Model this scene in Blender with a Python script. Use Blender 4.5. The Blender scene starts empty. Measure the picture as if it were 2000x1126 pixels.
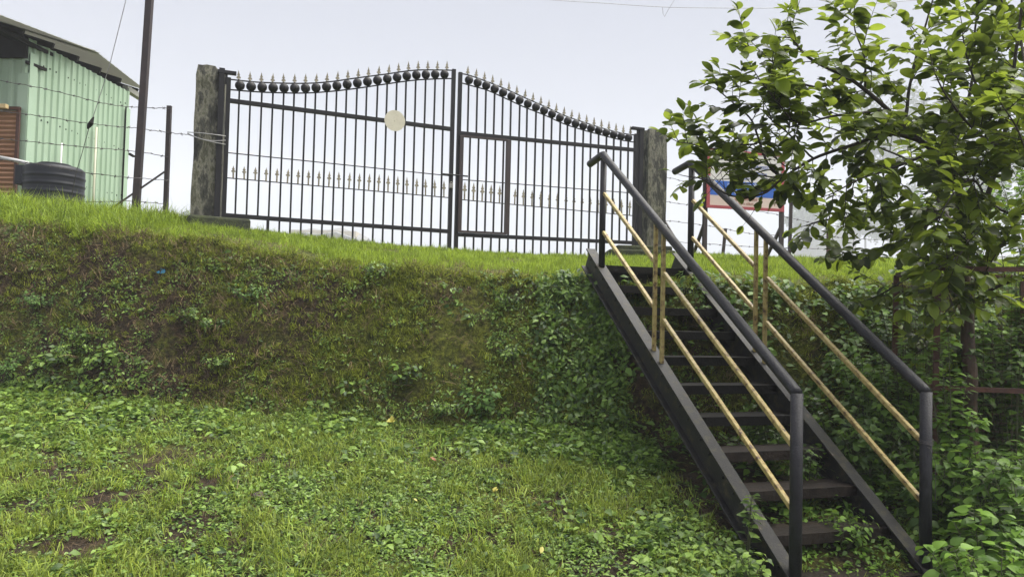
import bpy, math, random
import numpy as np
from mathutils import Vector, Matrix, Euler, noise as mnoise

R = math.radians
rng = random.Random(7)
nrng = np.random.default_rng(11)
SC = bpy.context.scene
COL = SC.collection

# ------------------------------------------------------------------ camera
EYE = 1.60                       # eye height above the lawn at the foot of the stairs
F_PX, CX, CY = 1455.0, 1000.0, 563.0
PITCH, ROLL = R(2.05), R(1.35)
cam_d = bpy.data.cameras.new('camera'); cam_d.sensor_width = 36.0; cam_d.lens = F_PX / 2000 * 36.0
cam_d.clip_start = 0.05; cam_d.clip_end = 3000
cam = bpy.data.objects.new('camera', cam_d); COL.objects.link(cam)
fwd = Vector((0, math.cos(PITCH), math.sin(PITCH))); up0 = Vector((0, -math.sin(PITCH), math.cos(PITCH))); rt0 = Vector((1, 0, 0))
rt = rt0 * math.cos(ROLL) + up0 * math.sin(ROLL); up = -rt0 * math.sin(ROLL) + up0 * math.cos(ROLL)
mw = Matrix.Identity(4)
for i in range(3):
    mw[i][0] = rt[i]; mw[i][1] = up[i]; mw[i][2] = -fwd[i]
mw[2][3] = EYE
cam.matrix_world = mw
SC.camera = cam

# ------------------------------------------------------------------ sky, sun, exposure
SC.view_settings.view_transform = 'Standard'; SC.view_settings.look = 'None'
SC.view_settings.exposure = 2.85; SC.view_settings.gamma = 1.0
SUN_EL, SUN_AZ = R(64), R(82)      # azimuth measured from +Y towards +X (light comes from high on the right)
W = bpy.data.worlds.new('World'); SC.world = W; W.use_nodes = True
wn = W.node_tree; wn.nodes.clear()
sky = wn.nodes.new('ShaderNodeTexSky'); sky.sky_type = 'NISHITA'; sky.sun_disc = False
sky.sun_elevation = SUN_EL; sky.sun_rotation = SUN_AZ; sky.air_density = 1.0; sky.dust_density = 4.0
hsv = wn.nodes.new('ShaderNodeHueSaturation'); hsv.inputs['Saturation'].default_value = 0.25; hsv.inputs['Value'].default_value = 0.3
mixw = wn.nodes.new('ShaderNodeMix'); mixw.data_type = 'RGBA'
mixw.inputs[0].default_value = 0.93
mixw.inputs[7].default_value = (0.53, 0.562, 0.728, 1)       # the even cloud layer
bg = wn.nodes.new('ShaderNodeBackground'); bg.inputs[1].default_value = 0.1
wo = wn.nodes.new('ShaderNodeOutputWorld')
wn.links.new(sky.outputs[0], hsv.inputs['Color']); wn.links.new(hsv.outputs[0], mixw.inputs[6])
wn.links.new(mixw.outputs[2], bg.inputs[0]); wn.links.new(bg.outputs[0], wo.inputs[0])
sun_d = bpy.data.lights.new('sun', 'SUN'); sun_d.energy = 1.5; sun_d.angle = R(70); sun_d.color = (1.0, 0.96, 0.88)
sun = bpy.data.objects.new('sun', sun_d); COL.objects.link(sun)
sdir = Vector((math.sin(SUN_AZ) * math.cos(SUN_EL), math.cos(SUN_AZ) * math.cos(SUN_EL), math.sin(SUN_EL)))
sun.rotation_euler = sdir.to_track_quat('Z', 'Y').to_euler(); sun.location = (0, 0, 30)

SC.cycles.use_denoising = True
SC.cycles.max_bounces = 8; SC.cycles.diffuse_bounces = 3; SC.cycles.glossy_bounces = 2
SC.cycles.transmission_bounces = 4; SC.cycles.volume_bounces = 3; SC.cycles.transparent_max_bounces = 8
SC.cycles.caustics_reflective = False; SC.cycles.caustics_refractive = False
SC.cycles.sample_clamp_indirect = 4.0

# ------------------------------------------------------------------ measuring helpers
def ray(px, py):
    return (fwd * F_PX + rt * (px - CX) - up * (py - CY)).normalized()
def P(px, py, Y):
    d = ray(px, py); t = Y / d.y
    return Vector((d.x * t, Y, EYE + d.z * t))

# ------------------------------------------------------------------ materials
MATS = {}
def _nt(name):
    m = bpy.data.materials.new(name); m.use_nodes = True; nt = m.node_tree; nt.nodes.clear(); MATS[name] = m
    return m, nt, nt.nodes.new, nt.links.new
def ramp(nt, stops):
    r = nt.nodes.new('ShaderNodeValToRGB'); e = r.color_ramp.elements
    while len(e) < len(stops): e.new(0.5)
    for k, (p, c) in zip(e, stops): k.position = p; k.color = (*c, 1)
    return r
def M(name, stops, scale=6, rough=0.6, bump=0.0, bscale=40, metal=0.0, spec=0.5, detail=6, stretch=(1, 1, 1), rr=0.15, world=False):
    m, nt, N, L = _nt(name)
    if world:
        co = N('ShaderNodeNewGeometry').outputs['Position']
    else:
        co = N('ShaderNodeTexCoord').outputs['Object']
    mp = N('ShaderNodeMapping'); mp.inputs['Scale'].default_value = stretch; L(co, mp.inputs[0])
    oi = N('ShaderNodeObjectInfo')
    va = N('ShaderNodeVectorMath'); va.operation = 'ADD'
    sc = N('ShaderNodeMath'); sc.operation = 'MULTIPLY'; sc.inputs[1].default_value = 37.0; L(oi.outputs['Random'], sc.inputs[0])
    L(mp.outputs[0], va.inputs[0]); L(sc.outputs[0], va.inputs[1])
    n1 = N('ShaderNodeTexNoise'); n1.inputs['Scale'].default_value = scale; n1.inputs['Detail'].default_value = detail; n1.inputs['Roughness'].default_value = 0.65
    L(va.outputs[0], n1.inputs['Vector'])
    r = ramp(nt, stops); L(n1.outputs[0], r.inputs[0])
    b = N('ShaderNodeBsdfPrincipled'); o = N('ShaderNodeOutputMaterial')
    L(r.outputs[0], b.inputs['Base Color']); b.inputs['Metallic'].default_value = metal; b.inputs['Specular IOR Level'].default_value = spec
    mr = N('ShaderNodeMapRange'); mr.inputs[3].default_value = rough - rr; mr.inputs[4].default_value = rough + rr; L(n1.outputs[0], mr.inputs[0]); L(mr.outputs[0], b.inputs['Roughness'])
    if bump:
        n2 = N('ShaderNodeTexNoise'); n2.inputs['Scale'].default_value = bscale; n2.inputs['Detail'].default_value = 5; L(va.outputs[0], n2.inputs['Vector'])
        bp = N('ShaderNodeBump'); bp.inputs['Strength'].default_value = bump; bp.inputs['Distance'].default_value = 0.02; L(n2.outputs[0], bp.inputs['Height']); L(bp.outputs[0], b.inputs['Normal'])
    L(b.outputs[0], o.inputs[0])
    return m
def LEAF(name, dark, light, accent=None, transl=0.35, rough=0.42, spec=0.35, patch=0.9, patch_amt=0.5):
    """foliage: colour varies per leaf, per plant and over the ground in patches"""
    m, nt, N, L = _nt(name)
    g = N('ShaderNodeNewGeometry'); oi = N('ShaderNodeObjectInfo')
    a = N('ShaderNodeMath'); a.operation = 'ADD'; L(g.outputs['Random Per Island'], a.inputs[0]); L(oi.outputs['Random'], a.inputs[1])
    fr = N('ShaderNodeMath'); fr.operation = 'FRACT'; L(a.outputs[0], fr.inputs[0])
    n1 = N('ShaderNodeTexNoise'); n1.inputs['Scale'].default_value = patch; n1.inputs['Detail'].default_value = 3; L(g.outputs['Position'], n1.inputs['Vector'])
    mx = N('ShaderNodeMix'); mx.inputs[0].default_value = patch_amt; L(fr.outputs[0], mx.inputs[2]); L(n1.outputs[0], mx.inputs[3])
    st = [(0.22, tuple(c * .75 for c in dark)), (0.50, tuple((a_ + b_) / 2 for a_, b_ in zip(dark, light))), (0.72, tuple(c * 1.12 for c in light))]  # ramp ends pushed apart to put wet-sheen highlights into the leaf colour
    if accent: st += [(0.86, light), (0.93, accent)]
    r = ramp(nt, st); L(mx.outputs[0], r.inputs[0])
    b = N('ShaderNodeBsdfPrincipled'); L(r.outputs[0], b.inputs['Base Color']); b.inputs['Roughness'].default_value = rough; b.inputs['Specular IOR Level'].default_value = spec
    t = N('ShaderNodeBsdfTranslucent'); hs = N('ShaderNodeHueSaturation'); hs.inputs['Value'].default_value = 1.25; hs.inputs['Hue'].default_value = 0.487; L(r.outputs[0], hs.inputs['Color']); L(hs.outputs[0], t.inputs[0])
    ms = N('ShaderNodeMixShader'); ms.inputs[0].default_value = transl; L(b.outputs[0], ms.inputs[1]); L(t.outputs[0], ms.inputs[2])
    o = N('ShaderNodeOutputMaterial'); L(ms.outputs[0], o.inputs[0])
    return m

M('black_paint', [(0.3, (0.008, 0.008, 0.009)), (0.7, (0.015, 0.014, 0.016))], 14, 0.5, 0.08, 90, spec=.3)
M('rail_paint', [(0.25, (0.008, 0.008, 0.010)), (0.6, (0.019, 0.019, 0.023)), (0.68, (0.035, 0.031, 0.031)), (0.74, (0.070, 0.040, 0.025))], 11, 0.5, 0.25, 90, detail=12, spec=.35)
M('dull_black', [(0.3, (0.005, 0.005, 0.004)), (0.62, (0.012, 0.011, 0.009)), (0.8, (0.03, 0.025, 0.018))], 8, 0.7, 0.3, 60, spec=.18)
M('stringer_paint', [(0.3, (0.008, 0.008, 0.008)), (0.52, (0.020, 0.019, 0.019)), (0.60, (0.040, 0.038, 0.022)), (0.68, (0.065, 0.048, 0.034)), (0.76, (0.22, 0.20, 0.18))], 13, 0.55, 0.22, 110, spec=.35, detail=13)
M('wet_tread', [(0.3, (0.008, 0.006, 0.005)), (0.55, (0.022, 0.016, 0.012)), (0.68, (0.042, 0.030, 0.021)), (0.8, (0.085, 0.065, 0.045))], 9, 0.6, 0.4, 50, detail=11, spec=.25)
M('gold_paint', [(0.36, (0.085, 0.048, 0.025)), (0.43, (0.27, 0.19, 0.065)), (0.52, (0.40, 0.31, 0.11)), (0.66, (0.46, 0.375, 0.16)), (0.85, (0.58, 0.51, 0.30))], 22, 0.45, 0.25, 160, detail=12)
M('finial_paint', [(0.3, (0.10, 0.085, 0.06)), (0.6, (0.30, 0.27, 0.19)), (0.85, (0.42, 0.37, 0.24))], 30, 0.45, 0.1, 100)
M('brown_steel', [(0.3, (0.022, 0.014, 0.013)), (0.7, (0.042, 0.026, 0.024))], 8, 0.5, 0.15, 60)
M('rust', [(0.3, (0.045, 0.020, 0.014)), (0.7, (0.11, 0.045, 0.030))], 12, 0.75, 0.3, 80)
M('wire_steel', [(0.3, (0.05, 0.045, 0.045)), (0.7, (0.10, 0.09, 0.09))], 20, 0.5, metal=0.3)
M('grey_wire', [(0.3, (0.20, 0.20, 0.20)), (0.7, (0.34, 0.34, 0.34))], 20, 0.45, metal=0.4)
M('concrete_moss', [(0.36, (0.014, 0.014, 0.011)), (0.46, (0.050, 0.050, 0.038)), (0.53, (0.17, 0.165, 0.125)), (0.60, (0.060, 0.062, 0.036)), (0.66, (0.12, 0.115, 0.085)), (0.8, (0.22, 0.21, 0.17))], 4.5, 0.85, 0.8, 26, stretch=(1.6, 1.6, 0.7), detail=11)
M('moss_slab', [(0.35, (0.02, 0.024, 0.014)), (0.6, (0.05, 0.06, 0.022)), (0.8, (0.10, 0.10, 0.06))], 7, 0.9, 0.7, 30)
M('cream_disc', [(0.3, (0.52, 0.49, 0.38)), (0.7, (0.62, 0.59, 0.47))], 9, 0.55)
M('green_sheet', [(0.3, (0.29, 0.405, 0.285)), (0.55, (0.335, 0.45, 0.33)), (0.75, (0.36, 0.475, 0.355))], 2.5, 0.55, 0.05, 20, stretch=(1, 1, .35), detail=9)
M('green_trim', [(0.3, (0.33, 0.455, 0.33)), (0.7, (0.37, 0.49, 0.37))], 2, 0.5)
M('roof_sheet', [(0.3, (0.42, 0.42, 0.38)), (0.7, (0.52, 0.52, 0.48))], 2, 0.55)
def add_translucency(m, f, col):
    nt = m.node_tree; o = [n for n in nt.nodes if n.type == 'OUTPUT_MATERIAL'][0]; b = o.inputs[0].links[0].from_socket
    t = nt.nodes.new('ShaderNodeBsdfTranslucent'); t.inputs[0].default_value = (*col, 1); x = nt.nodes.new('ShaderNodeMixShader'); x.inputs[0].default_value = f
    nt.links.new(b, x.inputs[1]); nt.links.new(t.outputs[0], x.inputs[2]); nt.links.new(x.outputs[0], o.inputs[0])
add_translucency(MATS['roof_sheet'], .38, (.5, .5, .46))      # thin weathered sheet that lets some light through
M('shutter', [(0.3, (0.27, 0.145, 0.085)), (0.7, (0.35, 0.195, 0.115))], 3, 0.5)
M('tank_plastic', [(0.3, (0.008, 0.009, 0.013)), (0.7, (0.016, 0.018, 0.024))], 3, 0.45, spec=.3)
M('pvc', [(0.3, (0.55, 0.55, 0.55)), (0.7, (0.68, 0.68, 0.67))], 5, 0.4)
M('pipe_cream', [(0.3, (0.40, 0.40, 0.30)), (0.7, (0.5, 0.5, 0.38))], 5, 0.5)
M('cream_box', [(0.3, (0.60, 0.44, 0.22)), (0.7, (0.66, 0.50, 0.27))], 5, 0.5)
M('sign_white', [(0.3, (0.62, 0.60, 0.55)), (0.7, (0.72, 0.70, 0.66))], 3, 0.5)
M('sign_red', [(0.3, (0.32, 0.05, 0.06)), (0.7, (0.40, 0.07, 0.08))], 5, 0.5)
M('sign_blue', [(0.3, (0.02, 0.10, 0.42)), (0.7, (0.03, 0.13, 0.50))], 5, 0.5)
M('sign_peach', [(0.3, (0.60, 0.47, 0.40)), (0.7, (0.68, 0.55, 0.48))], 5, 0.5)
M('ink_blue', [(0.3, (0.03, 0.09, 0.36)), (0.7, (0.04, 0.11, 0.42))], 5, 0.5)
M('ink_white', [(0.3, (0.75, 0.75, 0.75)), (0.7, (0.8, 0.8, 0.8))], 5, 0.5)
M('ink_brown', [(0.3, (0.30, 0.10, 0.05)), (0.7, (0.34, 0.12, 0.06))], 5, 0.5)
M('hut_roof', [(0.3, (0.12, 0.12, 0.12)), (0.7, (0.2, 0.2, 0.2))], 1, 0.8)
M('hut_wall', [(0.3, (0.32, 0.26, 0.17)), (0.7, (0.4, 0.33, 0.22))], 1, 0.8)
M('far_wall', [(0.35, (0.16, 0.16, 0.14)), (0.6, (0.26, 0.255, 0.23)), (0.8, (0.33, 0.32, 0.30))], 1.2, 0.9, 0.3, 8)
M('bark', [(0.3, (0.035, 0.025, 0.018)), (0.55, (0.085, 0.055, 0.038)), (0.8, (0.13, 0.075, 0.05))], 9, 0.8, 0.6, 40, stretch=(1, 1, 0.35))
M('limb_bark', [(0.3, (0.022, 0.018, 0.014)), (0.7, (0.055, 0.042, 0.032))], 10, 0.75, 0.4, 60)
M('stem', [(0.3, (0.05, 0.06, 0.025)), (0.7, (0.09, 0.10, 0.04))], 10, 0.6)
M('stone', [(0.3, (0.045, 0.035, 0.032)), (0.7, (0.11, 0.09, 0.08))], 9, 0.8, 0.6, 40)
M('blue_plastic', [(0.3, (0.02, 0.22, 0.42)), (0.7, (0.05, 0.32, 0.55))], 40, 0.35)
M('yellow_leaf', [(0.3, (0.34, 0.30, 0.05)), (0.7, (0.42, 0.40, 0.09))], 30, 0.5)
M('brown_leaf', [(0.3, (0.22, 0.09, 0.05)), (0.7, (0.33, 0.15, 0.09))], 30, 0.6)
M('lock_steel', [(0.3, (0.2, 0.19, 0.17)), (0.7, (0.3, 0.29, 0.26))], 10, 0.4, metal=0.5)

LEAF('leaf_tree', (0.055, 0.092, 0.011), (0.190, 0.265, 0.028), (0.40, 0.34, 0.03), 0.58, 0.36, 0.5, 1.2, 0.35)
LEAF('leaf_shrub', (0.042, 0.098, 0.015), (0.150, 0.265, 0.040), (0.26, 0.34, 0.06), 0.42, 0.42, 0.4, 1.0, 0.4)
LEAF('leaf_shrub_light', (0.070, 0.150, 0.020), (0.180, 0.315, 0.045), (0.26, 0.36, 0.07), 0.40, 0.45, 0.35, 1.4, 0.4)
LEAF('leaf_weed', (0.050, 0.110, 0.018), (0.235, 0.360, 0.065), (0.42, 0.40, 0.07), 0.36, 0.42, 0.45, 2.2, 0.35)
LEAF('leaf_creeper', (0.036, 0.088, 0.016), (0.165, 0.275, 0.042), (0.34, 0.36, 0.07), 0.36, 0.42, 0.4, 2.5, 0.40)
LEAF('leaf_herb', (0.070, 0.150, 0.035), (0.165, 0.290, 0.070), None, 0.36, 0.5, 0.3, 1.5, 0.4)
LEAF('grass_lawn', (0.090, 0.135, 0.020), (0.290, 0.370, 0.058), (0.44, 0.36, 0.14), 0.36, 0.5, 0.3, 2.0, 0.40)
LEAF('grass_top', (0.115, 0.185, 0.018), (0.315, 0.430, 0.045), (0.48, 0.42, 0.15), 0.40, 0.5, 0.3, 2.6, 0.45)
LEAF('grass_bank', (0.065, 0.092, 0.012), (0.270, 0.320, 0.040), (0.38, 0.31, 0.12), 0.34, 0.6, 0.2, 3.0, 0.40)
LEAF('dry_fibre', (0.050, 0.034, 0.018), (0.240, 0.175, 0.095), None, 0.1, 0.7, 0.2, 1.5, 0.3)
LEAF('far_leaf', (0.05, 0.075, 0.03), (0.09, 0.12, 0.05), None, 0.3, 0.6, 0.2, 0.4, 0.4)

M('clod_soil', [(0.3, (0.012, 0.009, 0.006)), (0.55, (0.06, 0.042, 0.026)), (0.8, (0.14, 0.11, 0.075))], 30, 0.9, 0.5, 80)
def soil_material():
    m, nt, N, L = _nt('soil')
    g = N('ShaderNodeNewGeometry')
    n1 = N('ShaderNodeTexNoise'); n1.inputs['Scale'].default_value = 2.2; n1.inputs['Detail'].default_value = 9; n1.inputs['Roughness'].default_value = 0.7; L(g.outputs['Position'], n1.inputs['Vector'])
    n2 = N('ShaderNodeTexNoise'); n2.inputs['Scale'].default_value = 22; n2.inputs['Detail'].default_value = 6; n2.inputs['Roughness'].default_value = 0.75; L(g.outputs['Position'], n2.inputs['Vector'])
    n3 = N('ShaderNodeTexNoise'); n3.inputs['Scale'].default_value = 0.9; n3.inputs['Detail'].default_value = 5; L(g.outputs['Position'], n3.inputs['Vector'])
    earth = ramp(nt, [(0.34, (0.010, 0.007, 0.004)), (0.5, (0.045, 0.031, 0.018)), (0.62, (0.085, 0.056, 0.032)), (0.76, (0.17, 0.13, 0.085))]); L(n2.outputs[0], earth.inputs[0])
    moss = ramp(nt, [(0.34, (0.014, 0.017, 0.005)), (0.5, (0.080, 0.092, 0.012)), (0.66, (0.20, 0.22, 0.028))]); L(n2.outputs[0], moss.inputs[0])
    ad = N('ShaderNodeMath'); ad.operation = 'ADD'; L(n1.outputs[0], ad.inputs[0]); L(n3.outputs[0], ad.inputs[1])
    at = N('ShaderNodeAttribute'); at.attribute_name = 'moss'
    ad2 = N('ShaderNodeMath'); ad2.operation = 'ADD'; L(ad.outputs[0], ad2.inputs[0]); L(at.outputs['Fac'], ad2.inputs[1])
    mr = N('ShaderNodeMapRange'); mr.inputs[1].default_value = 0.98; mr.inputs[2].default_value = 1.14; L(ad2.outputs[0], mr.inputs[0])
    mx = N('ShaderNodeMix'); mx.data_type = 'RGBA'; L(mr.outputs[0], mx.inputs[0]); L(earth.outputs[0], mx.inputs[6]); L(moss.outputs[0], mx.inputs[7])
    b = N('ShaderNodeBsdfPrincipled'); L(mx.outputs[2], b.inputs['Base Color']); b.inputs['Roughness'].default_value = 0.85; b.inputs['Specular IOR Level'].default_value = 0.25
    bp = N('ShaderNodeBump'); bp.inputs['Strength'].default_value = 1.0; bp.inputs['Distance'].default_value = 0.06; L(n2.outputs[0], bp.inputs['Height']); L(bp.outputs[0], b.inputs['Normal'])
    o = N('ShaderNodeOutputMaterial'); L(b.outputs[0], o.inputs[0])
    return m
soil_material()

# ------------------------------------------------------------------ object helpers
ORG = {}
def tag(o, label=None, cat=None, group=None, kind=None):
    if label: o['label'] = label
    if cat: o['category'] = cat
    if group: o['group'] = group
    if kind: o['kind'] = kind
    return o
def thing(name, loc, label, cat, group=None):
    o = bpy.data.objects.new(name, None); COL.objects.link(o); o.location = loc; o.empty_display_size = 0.1
    ORG[o.as_pointer()] = Vector(loc)
    return tag(o, label, cat, group)
def origin(o):
    return ORG.get(o.as_pointer(), Vector((0, 0, 0))) if o else Vector((0, 0, 0))
def mesh_from(name, verts, faces, mat, smooth=False):
    me = bpy.data.meshes.new(name); me.from_pydata([tuple(v) for v in verts], [], faces); me.update()
    if mat: me.materials.append(MATS[mat])
    if smooth: me.polygons.foreach_set('use_smooth', np.ones(len(me.polygons), dtype=bool))
    return me
def link(name, me, parent=None, loc=None, rot=None, scale=None):
    """loc in world space; parents are never rotated"""
    o = bpy.data.objects.new(name, me); COL.objects.link(o)
    po = origin(parent)
    if parent: o.parent = parent
    w = Vector(loc) if loc is not None else po
    o.location = w - po
    ORG[o.as_pointer()] = w
    if rot is not None:
        if hasattr(rot, 'to_euler') and not isinstance(rot, Euler): o.rotation_euler = rot.to_euler()
        else: o.rotation_euler = rot
    if scale is not None: o.scale = scale
    return o

class MB:
    def __init__(s): s.v = []; s.f = []
    def add(s, vs, fs):
        k = len(s.v); s.v += [Vector(v) for v in vs]; s.f += [tuple(i + k for i in f) for f in fs]; return s
    def box(s, c, half, ax=None):
        """c centre, half sizes, ax three unit axes"""
        ax = ax or (Vector((1, 0, 0)), Vector((0, 1, 0)), Vector((0, 0, 1)))
        c = Vector(c); vs = []
        for sx in (-1, 1):
            for sy in (-1, 1):
                for sz in (-1, 1): vs.append(c + ax[0] * half[0] * sx + ax[1] * half[1] * sy + ax[2] * half[2] * sz)
        return s.add(vs, [(0, 1, 3, 2), (4, 6, 7, 5), (0, 4, 5, 1), (2, 3, 7, 6), (0, 2, 6, 4), (1, 5, 7, 3)])
    def bar(s, a, b, w, h, upv=(0, 0, 1)):
        a = Vector(a); b = Vector(b); d = (b - a).normalized(); u = Vector(upv)
        x = d.cross(u).normalized(); y = x.cross(d).normalized()
        return s.box((a + b) / 2, (w / 2, (b - a).length / 2, h / 2), (x, d, y))
    def tube(s, pts, rad, n=8, cap=True):
        pts = [Vector(p) for p in pts]; m = len(pts)
        rad = rad if isinstance(rad, (list, tuple)) else [rad] * m
        k = len(s.v); ref = None
        for i, p in enumerate(pts):
            d = (pts[min(i + 1, m - 1)] - pts[max(i - 1, 0)])
            if d.length < 1e-9: d = Vector((0, 0, 1))
            d.normalize()
            if ref is None:
                ref = d.orthogonal().normalized()
            else:
                ref = (ref - d * ref.dot(d))
                ref = ref.normalized() if ref.length > 1e-6 else d.orthogonal().normalized()
            q = d.cross(ref)
            for j in range(n):
                a = 2 * math.pi * j / n
                s.v.append(p + (ref * math.cos(a) + q * math.sin(a)) * rad[i])
        for i in range(m - 1):
            for j in range(n):
                s.f.append((k + i * n + j, k + i * n + (j + 1) % n, k + (i + 1) * n + (j + 1) % n, k + (i + 1) * n + j))
        if cap:
            s.f.append(tuple(k + j for j in reversed(range(n)))); s.f.append(tuple(k + (m - 1) * n + j for j in range(n)))
        return s
    def lathe(s, c, prof, n=20, axis=Vector((0, 0, 1))):
        c = Vector(c); x = axis.orthogonal().normalized(); y = axis.cross(x); k = len(s.v)
        for (r, z) in prof:
            for j in range(n):
                a = 2 * math.pi * j / n; s.v.append(c + axis * z + (x * math.cos(a) + y * math.sin(a)) * r)
        for i in range(len(prof) - 1):
            for j in range(n): s.f.append((k + i * n + j, k + i * n + (j + 1) % n, k + (i + 1) * n + (j + 1) % n, k + (i + 1) * n + j))
        s.f.append(tuple(k + j for j in reversed(range(n)))); s.f.append(tuple(k + (len(prof) - 1) * n + j for j in range(n)))
        return s
    def extrude(s, outline, nvec, t):
        """planar polygon outline (3-D) given thickness t along nvec, centred"""
        n = len(outline); nvec = Vector(nvec).normalized() * (t / 2)
        vs = [Vector(p) - nvec for p in outline] + [Vector(p) + nvec for p in outline]
        return s.add(vs, [tuple(reversed(range(n))), tuple(range(n, 2 * n))] + [(i, (i + 1) % n, n + (i + 1) % n, n + i) for i in range(n)])
    def build(s, name, mat, parent=None, smooth=False, bevel=0.0):
        o = origin(parent)
        me = mesh_from(name, [v - o for v in s.v], s.f, mat, smooth)
        ob = link(name, me, parent)
        if bevel:
            md = ob.modifiers.new('bevel', 'BEVEL'); md.width = bevel; md.segments = 2; md.limit_method = 'ANGLE'; md.angle_limit = R(40)
        return ob
def smooth_pts(pts, k=6):
    """Catmull-Rom"""
    pts = [Vector(p) for p in pts]; out = []
    for i in range(len(pts) - 1):
        p0 = pts[max(i - 1, 0)]; p1 = pts[i]; p2 = pts[i + 1]; p3 = pts[min(i + 2, len(pts) - 1)]
        for j in range(k):
            t = j / k
            out.append(0.5 * ((2 * p1) + (p2 - p0) * t + (2 * p0 - 5 * p1 + 4 * p2 - p3) * t * t + (3 * p1 - p0 - 3 * p2 + p3) * t ** 3))
    out.append(pts[-1]); return out

# ------------------------------------------------------------------ terrain
def sstep(a, b, x):
    t = np.clip((x - a) / (b - a), 0, 1); return t * t * (3 - 2 * t)
_nz = np.random.default_rng(5).random((8, 64, 64))
def vnoise(x, y, f, k=0):
    """smooth value noise, array friendly, -1..1"""
    x = np.asarray(x, float) * f; y = np.asarray(y, float) * f
    xi = np.floor(x).astype(int); yi = np.floor(y).astype(int); u = x - xi; v = y - yi
    u = u * u * (3 - 2 * u); v = v * v * (3 - 2 * v); t = _nz[k % 8]
    g = lambda a, b: t[(xi + a) % 64, (yi + b) % 64]
    return 2 * ((g(0, 0) * (1 - u) + g(1, 0) * u) * (1 - v) + (g(0, 1) * (1 - u) + g(1, 1) * u) * v) - 1
def fbm(x, y, f, k=0, o=4):
    s = 0; a = 1; n = 0
    for i in range(o): s = s + a * vnoise(x + 13.7 * i, y + 7.1 * i, f * 2 ** i, k + i); n += a; a *= 0.55
    return s / n
def base_line(X): return np.interp(X, [-9, -6, -4, -2, 0, 1.5, 3, 6, 12], [7.9, 7.65, 7.4, 7.1, 6.85, 6.7, 6.7, 6.9, 7.2])
def crest_line(X): return np.interp(X, [-9, -6, -4, -2, 0, 1.0, 3, 6, 12], [8.9, 8.55, 8.2, 7.85, 7.55, 7.45, 7.45, 7.6, 7.9])
def crest_z(X): return EYE + np.interp(X, [-9, -6, -4.6, -3.3, -2.2, -1, 0, 0.9, 3, 6, 12], [1.10, 0.93, 0.81, 0.69, 0.56, 0.46, 0.40, 0.33, 0.36, 0.40, 0.5])
def top_z(X): return EYE + np.interp(X, [-14, -7, -5.5, -4.3, -3.2, -1.6, 0.2, 1.6, 2.6, 5, 12], [1.35, 1.30, 1.16, 1.10, 1.00, 0.90, 0.86, 0.90, 0.99, 1.02, 1.1])
def top_line(X): return np.interp(X, [-14, -7, -4, -1, 2.2, 5, 12], [9.4, 9.3, 9.6, 10.75, 11.9, 12.4, 13])
def height(X, Y):
    X = np.asarray(X, float); Y = np.asarray(Y, float)
    wob = 0.14 * fbm(X, Y * 0.5, 0.7, 1, 3)
    yb = base_line(X) + wob; yc = crest_line(X) + 0.6 * wob + .16 * fbm(X, X * 0, 1.1, 5, 4)
    low = EYE - 1.60 + np.where(Y < 4.0, 0.05 * (Y - 4.0), 0.195 * (Y - 4.0))
    lowb = EYE - 1.60 + 0.195 * (yb - 4.0)
    low = np.minimum(low, lowb + 0.05 * (Y - yb).clip(0, 50))
    tc = crest_z(X); tg = top_z(X); yg = top_line(X)
    u = np.clip((Y - yc) / (yg - yc), 0, 1)
    upz = tc + (tg - tc) * (1 - (1 - u) ** 1.35)
    upz = np.where(Y > yg, tg - 0.02 * (Y - yg).clip(0, 15) - 0.05 * (Y - yg - 15).clip(0, 60) + 0.0 * Y, upz)
    t = np.clip((Y - yb) / (yc - yb), 0, 1)
    prof = 0.78 * (1 - (1 - t) ** 1.55) + 0.22 * sstep(0, 1, t)
    z = np.where(Y <= yb, low, np.where(Y >= yc, upz, low + (tc - low) * prof))
    inb = np.exp(-((t - 0.5) / 0.42) ** 2) * (t > 0) * (t < 1)
    near = np.exp(-(np.maximum(np.abs(X) - 9, 0) / 3) ** 2)
    z = z + near * (0.035 * fbm(X, Y, 1.1, 2, 3) + 0.022 * fbm(X, Y, 4.0, 3, 3)) * np.where(Y > yc, 0.6, 1.0)
    inb2 = sstep(-.08, .12, (Y - yb) / (yc - yb)) * (1 - sstep(.98, 1.25, (Y - yb) / (yc - yb)))
    rid = 1 - np.abs(fbm(X, z * 1.5 + Y * .6, 2.6, 6, 3))
    z = z + near * inb * (0.11 * fbm(X, z * 1.2 + Y, 1.6, 4, 4)) + near * inb2 * (0.05 * (rid - .75) + 0.085 * fbm(X, z * 2.2 + Y, 6.0, 5, 4) + .03 * fbm(X, z * 2 + Y, 17.0, 7, 2))
    z = z - .14 * sstep(1.3, 1.75, X) * (1 - sstep(2.9, 3.4, X)) * (1 - sstep(4.55, 5.2, Y)) - near * .012 * (1 - inb2) * (Y < yb) * fbm(X, Y, 9.0, 2, 3)
    return z
def hz(x, y): return float(height(np.array([x]), np.array([y]))[0])

def axis(ranges):
    out = []
    for a, b, s in ranges: out += list(np.arange(a, b, s))
    return np.array(out + [ranges[-1][1]])
gx = axis([(-620, -60, 40), (-60, -14, 4), (-14, -7.5, 0.35), (-7.5, 6.5, 0.032), (6.5, 12, 0.35), (12, 60, 4), (60, 620, 40)])
gy = axis([(-300, -20, 28), (-20, 1, 2), (1, 3.2, 0.3), (3.2, 6.4, 0.04), (6.4, 8.8, .02), (8.8, 9.6, .04), (9.6, 14, 0.12), (14, 30, 1.0), (30, 620, 20)])
GX, GY = np.meshgrid(gx, gy, indexing='ij')
GZ = height(GX, GY)
nx, ny = len(gx), len(gy)
gv = np.stack([GX, GY, GZ], -1).reshape(-1, 3)
idx = np.arange(nx * ny).reshape(nx, ny)
gf = np.stack([idx[:-1, :-1], idx[1:, :-1], idx[1:, 1:], idx[:-1, 1:]], -1).reshape(-1, 4)
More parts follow.
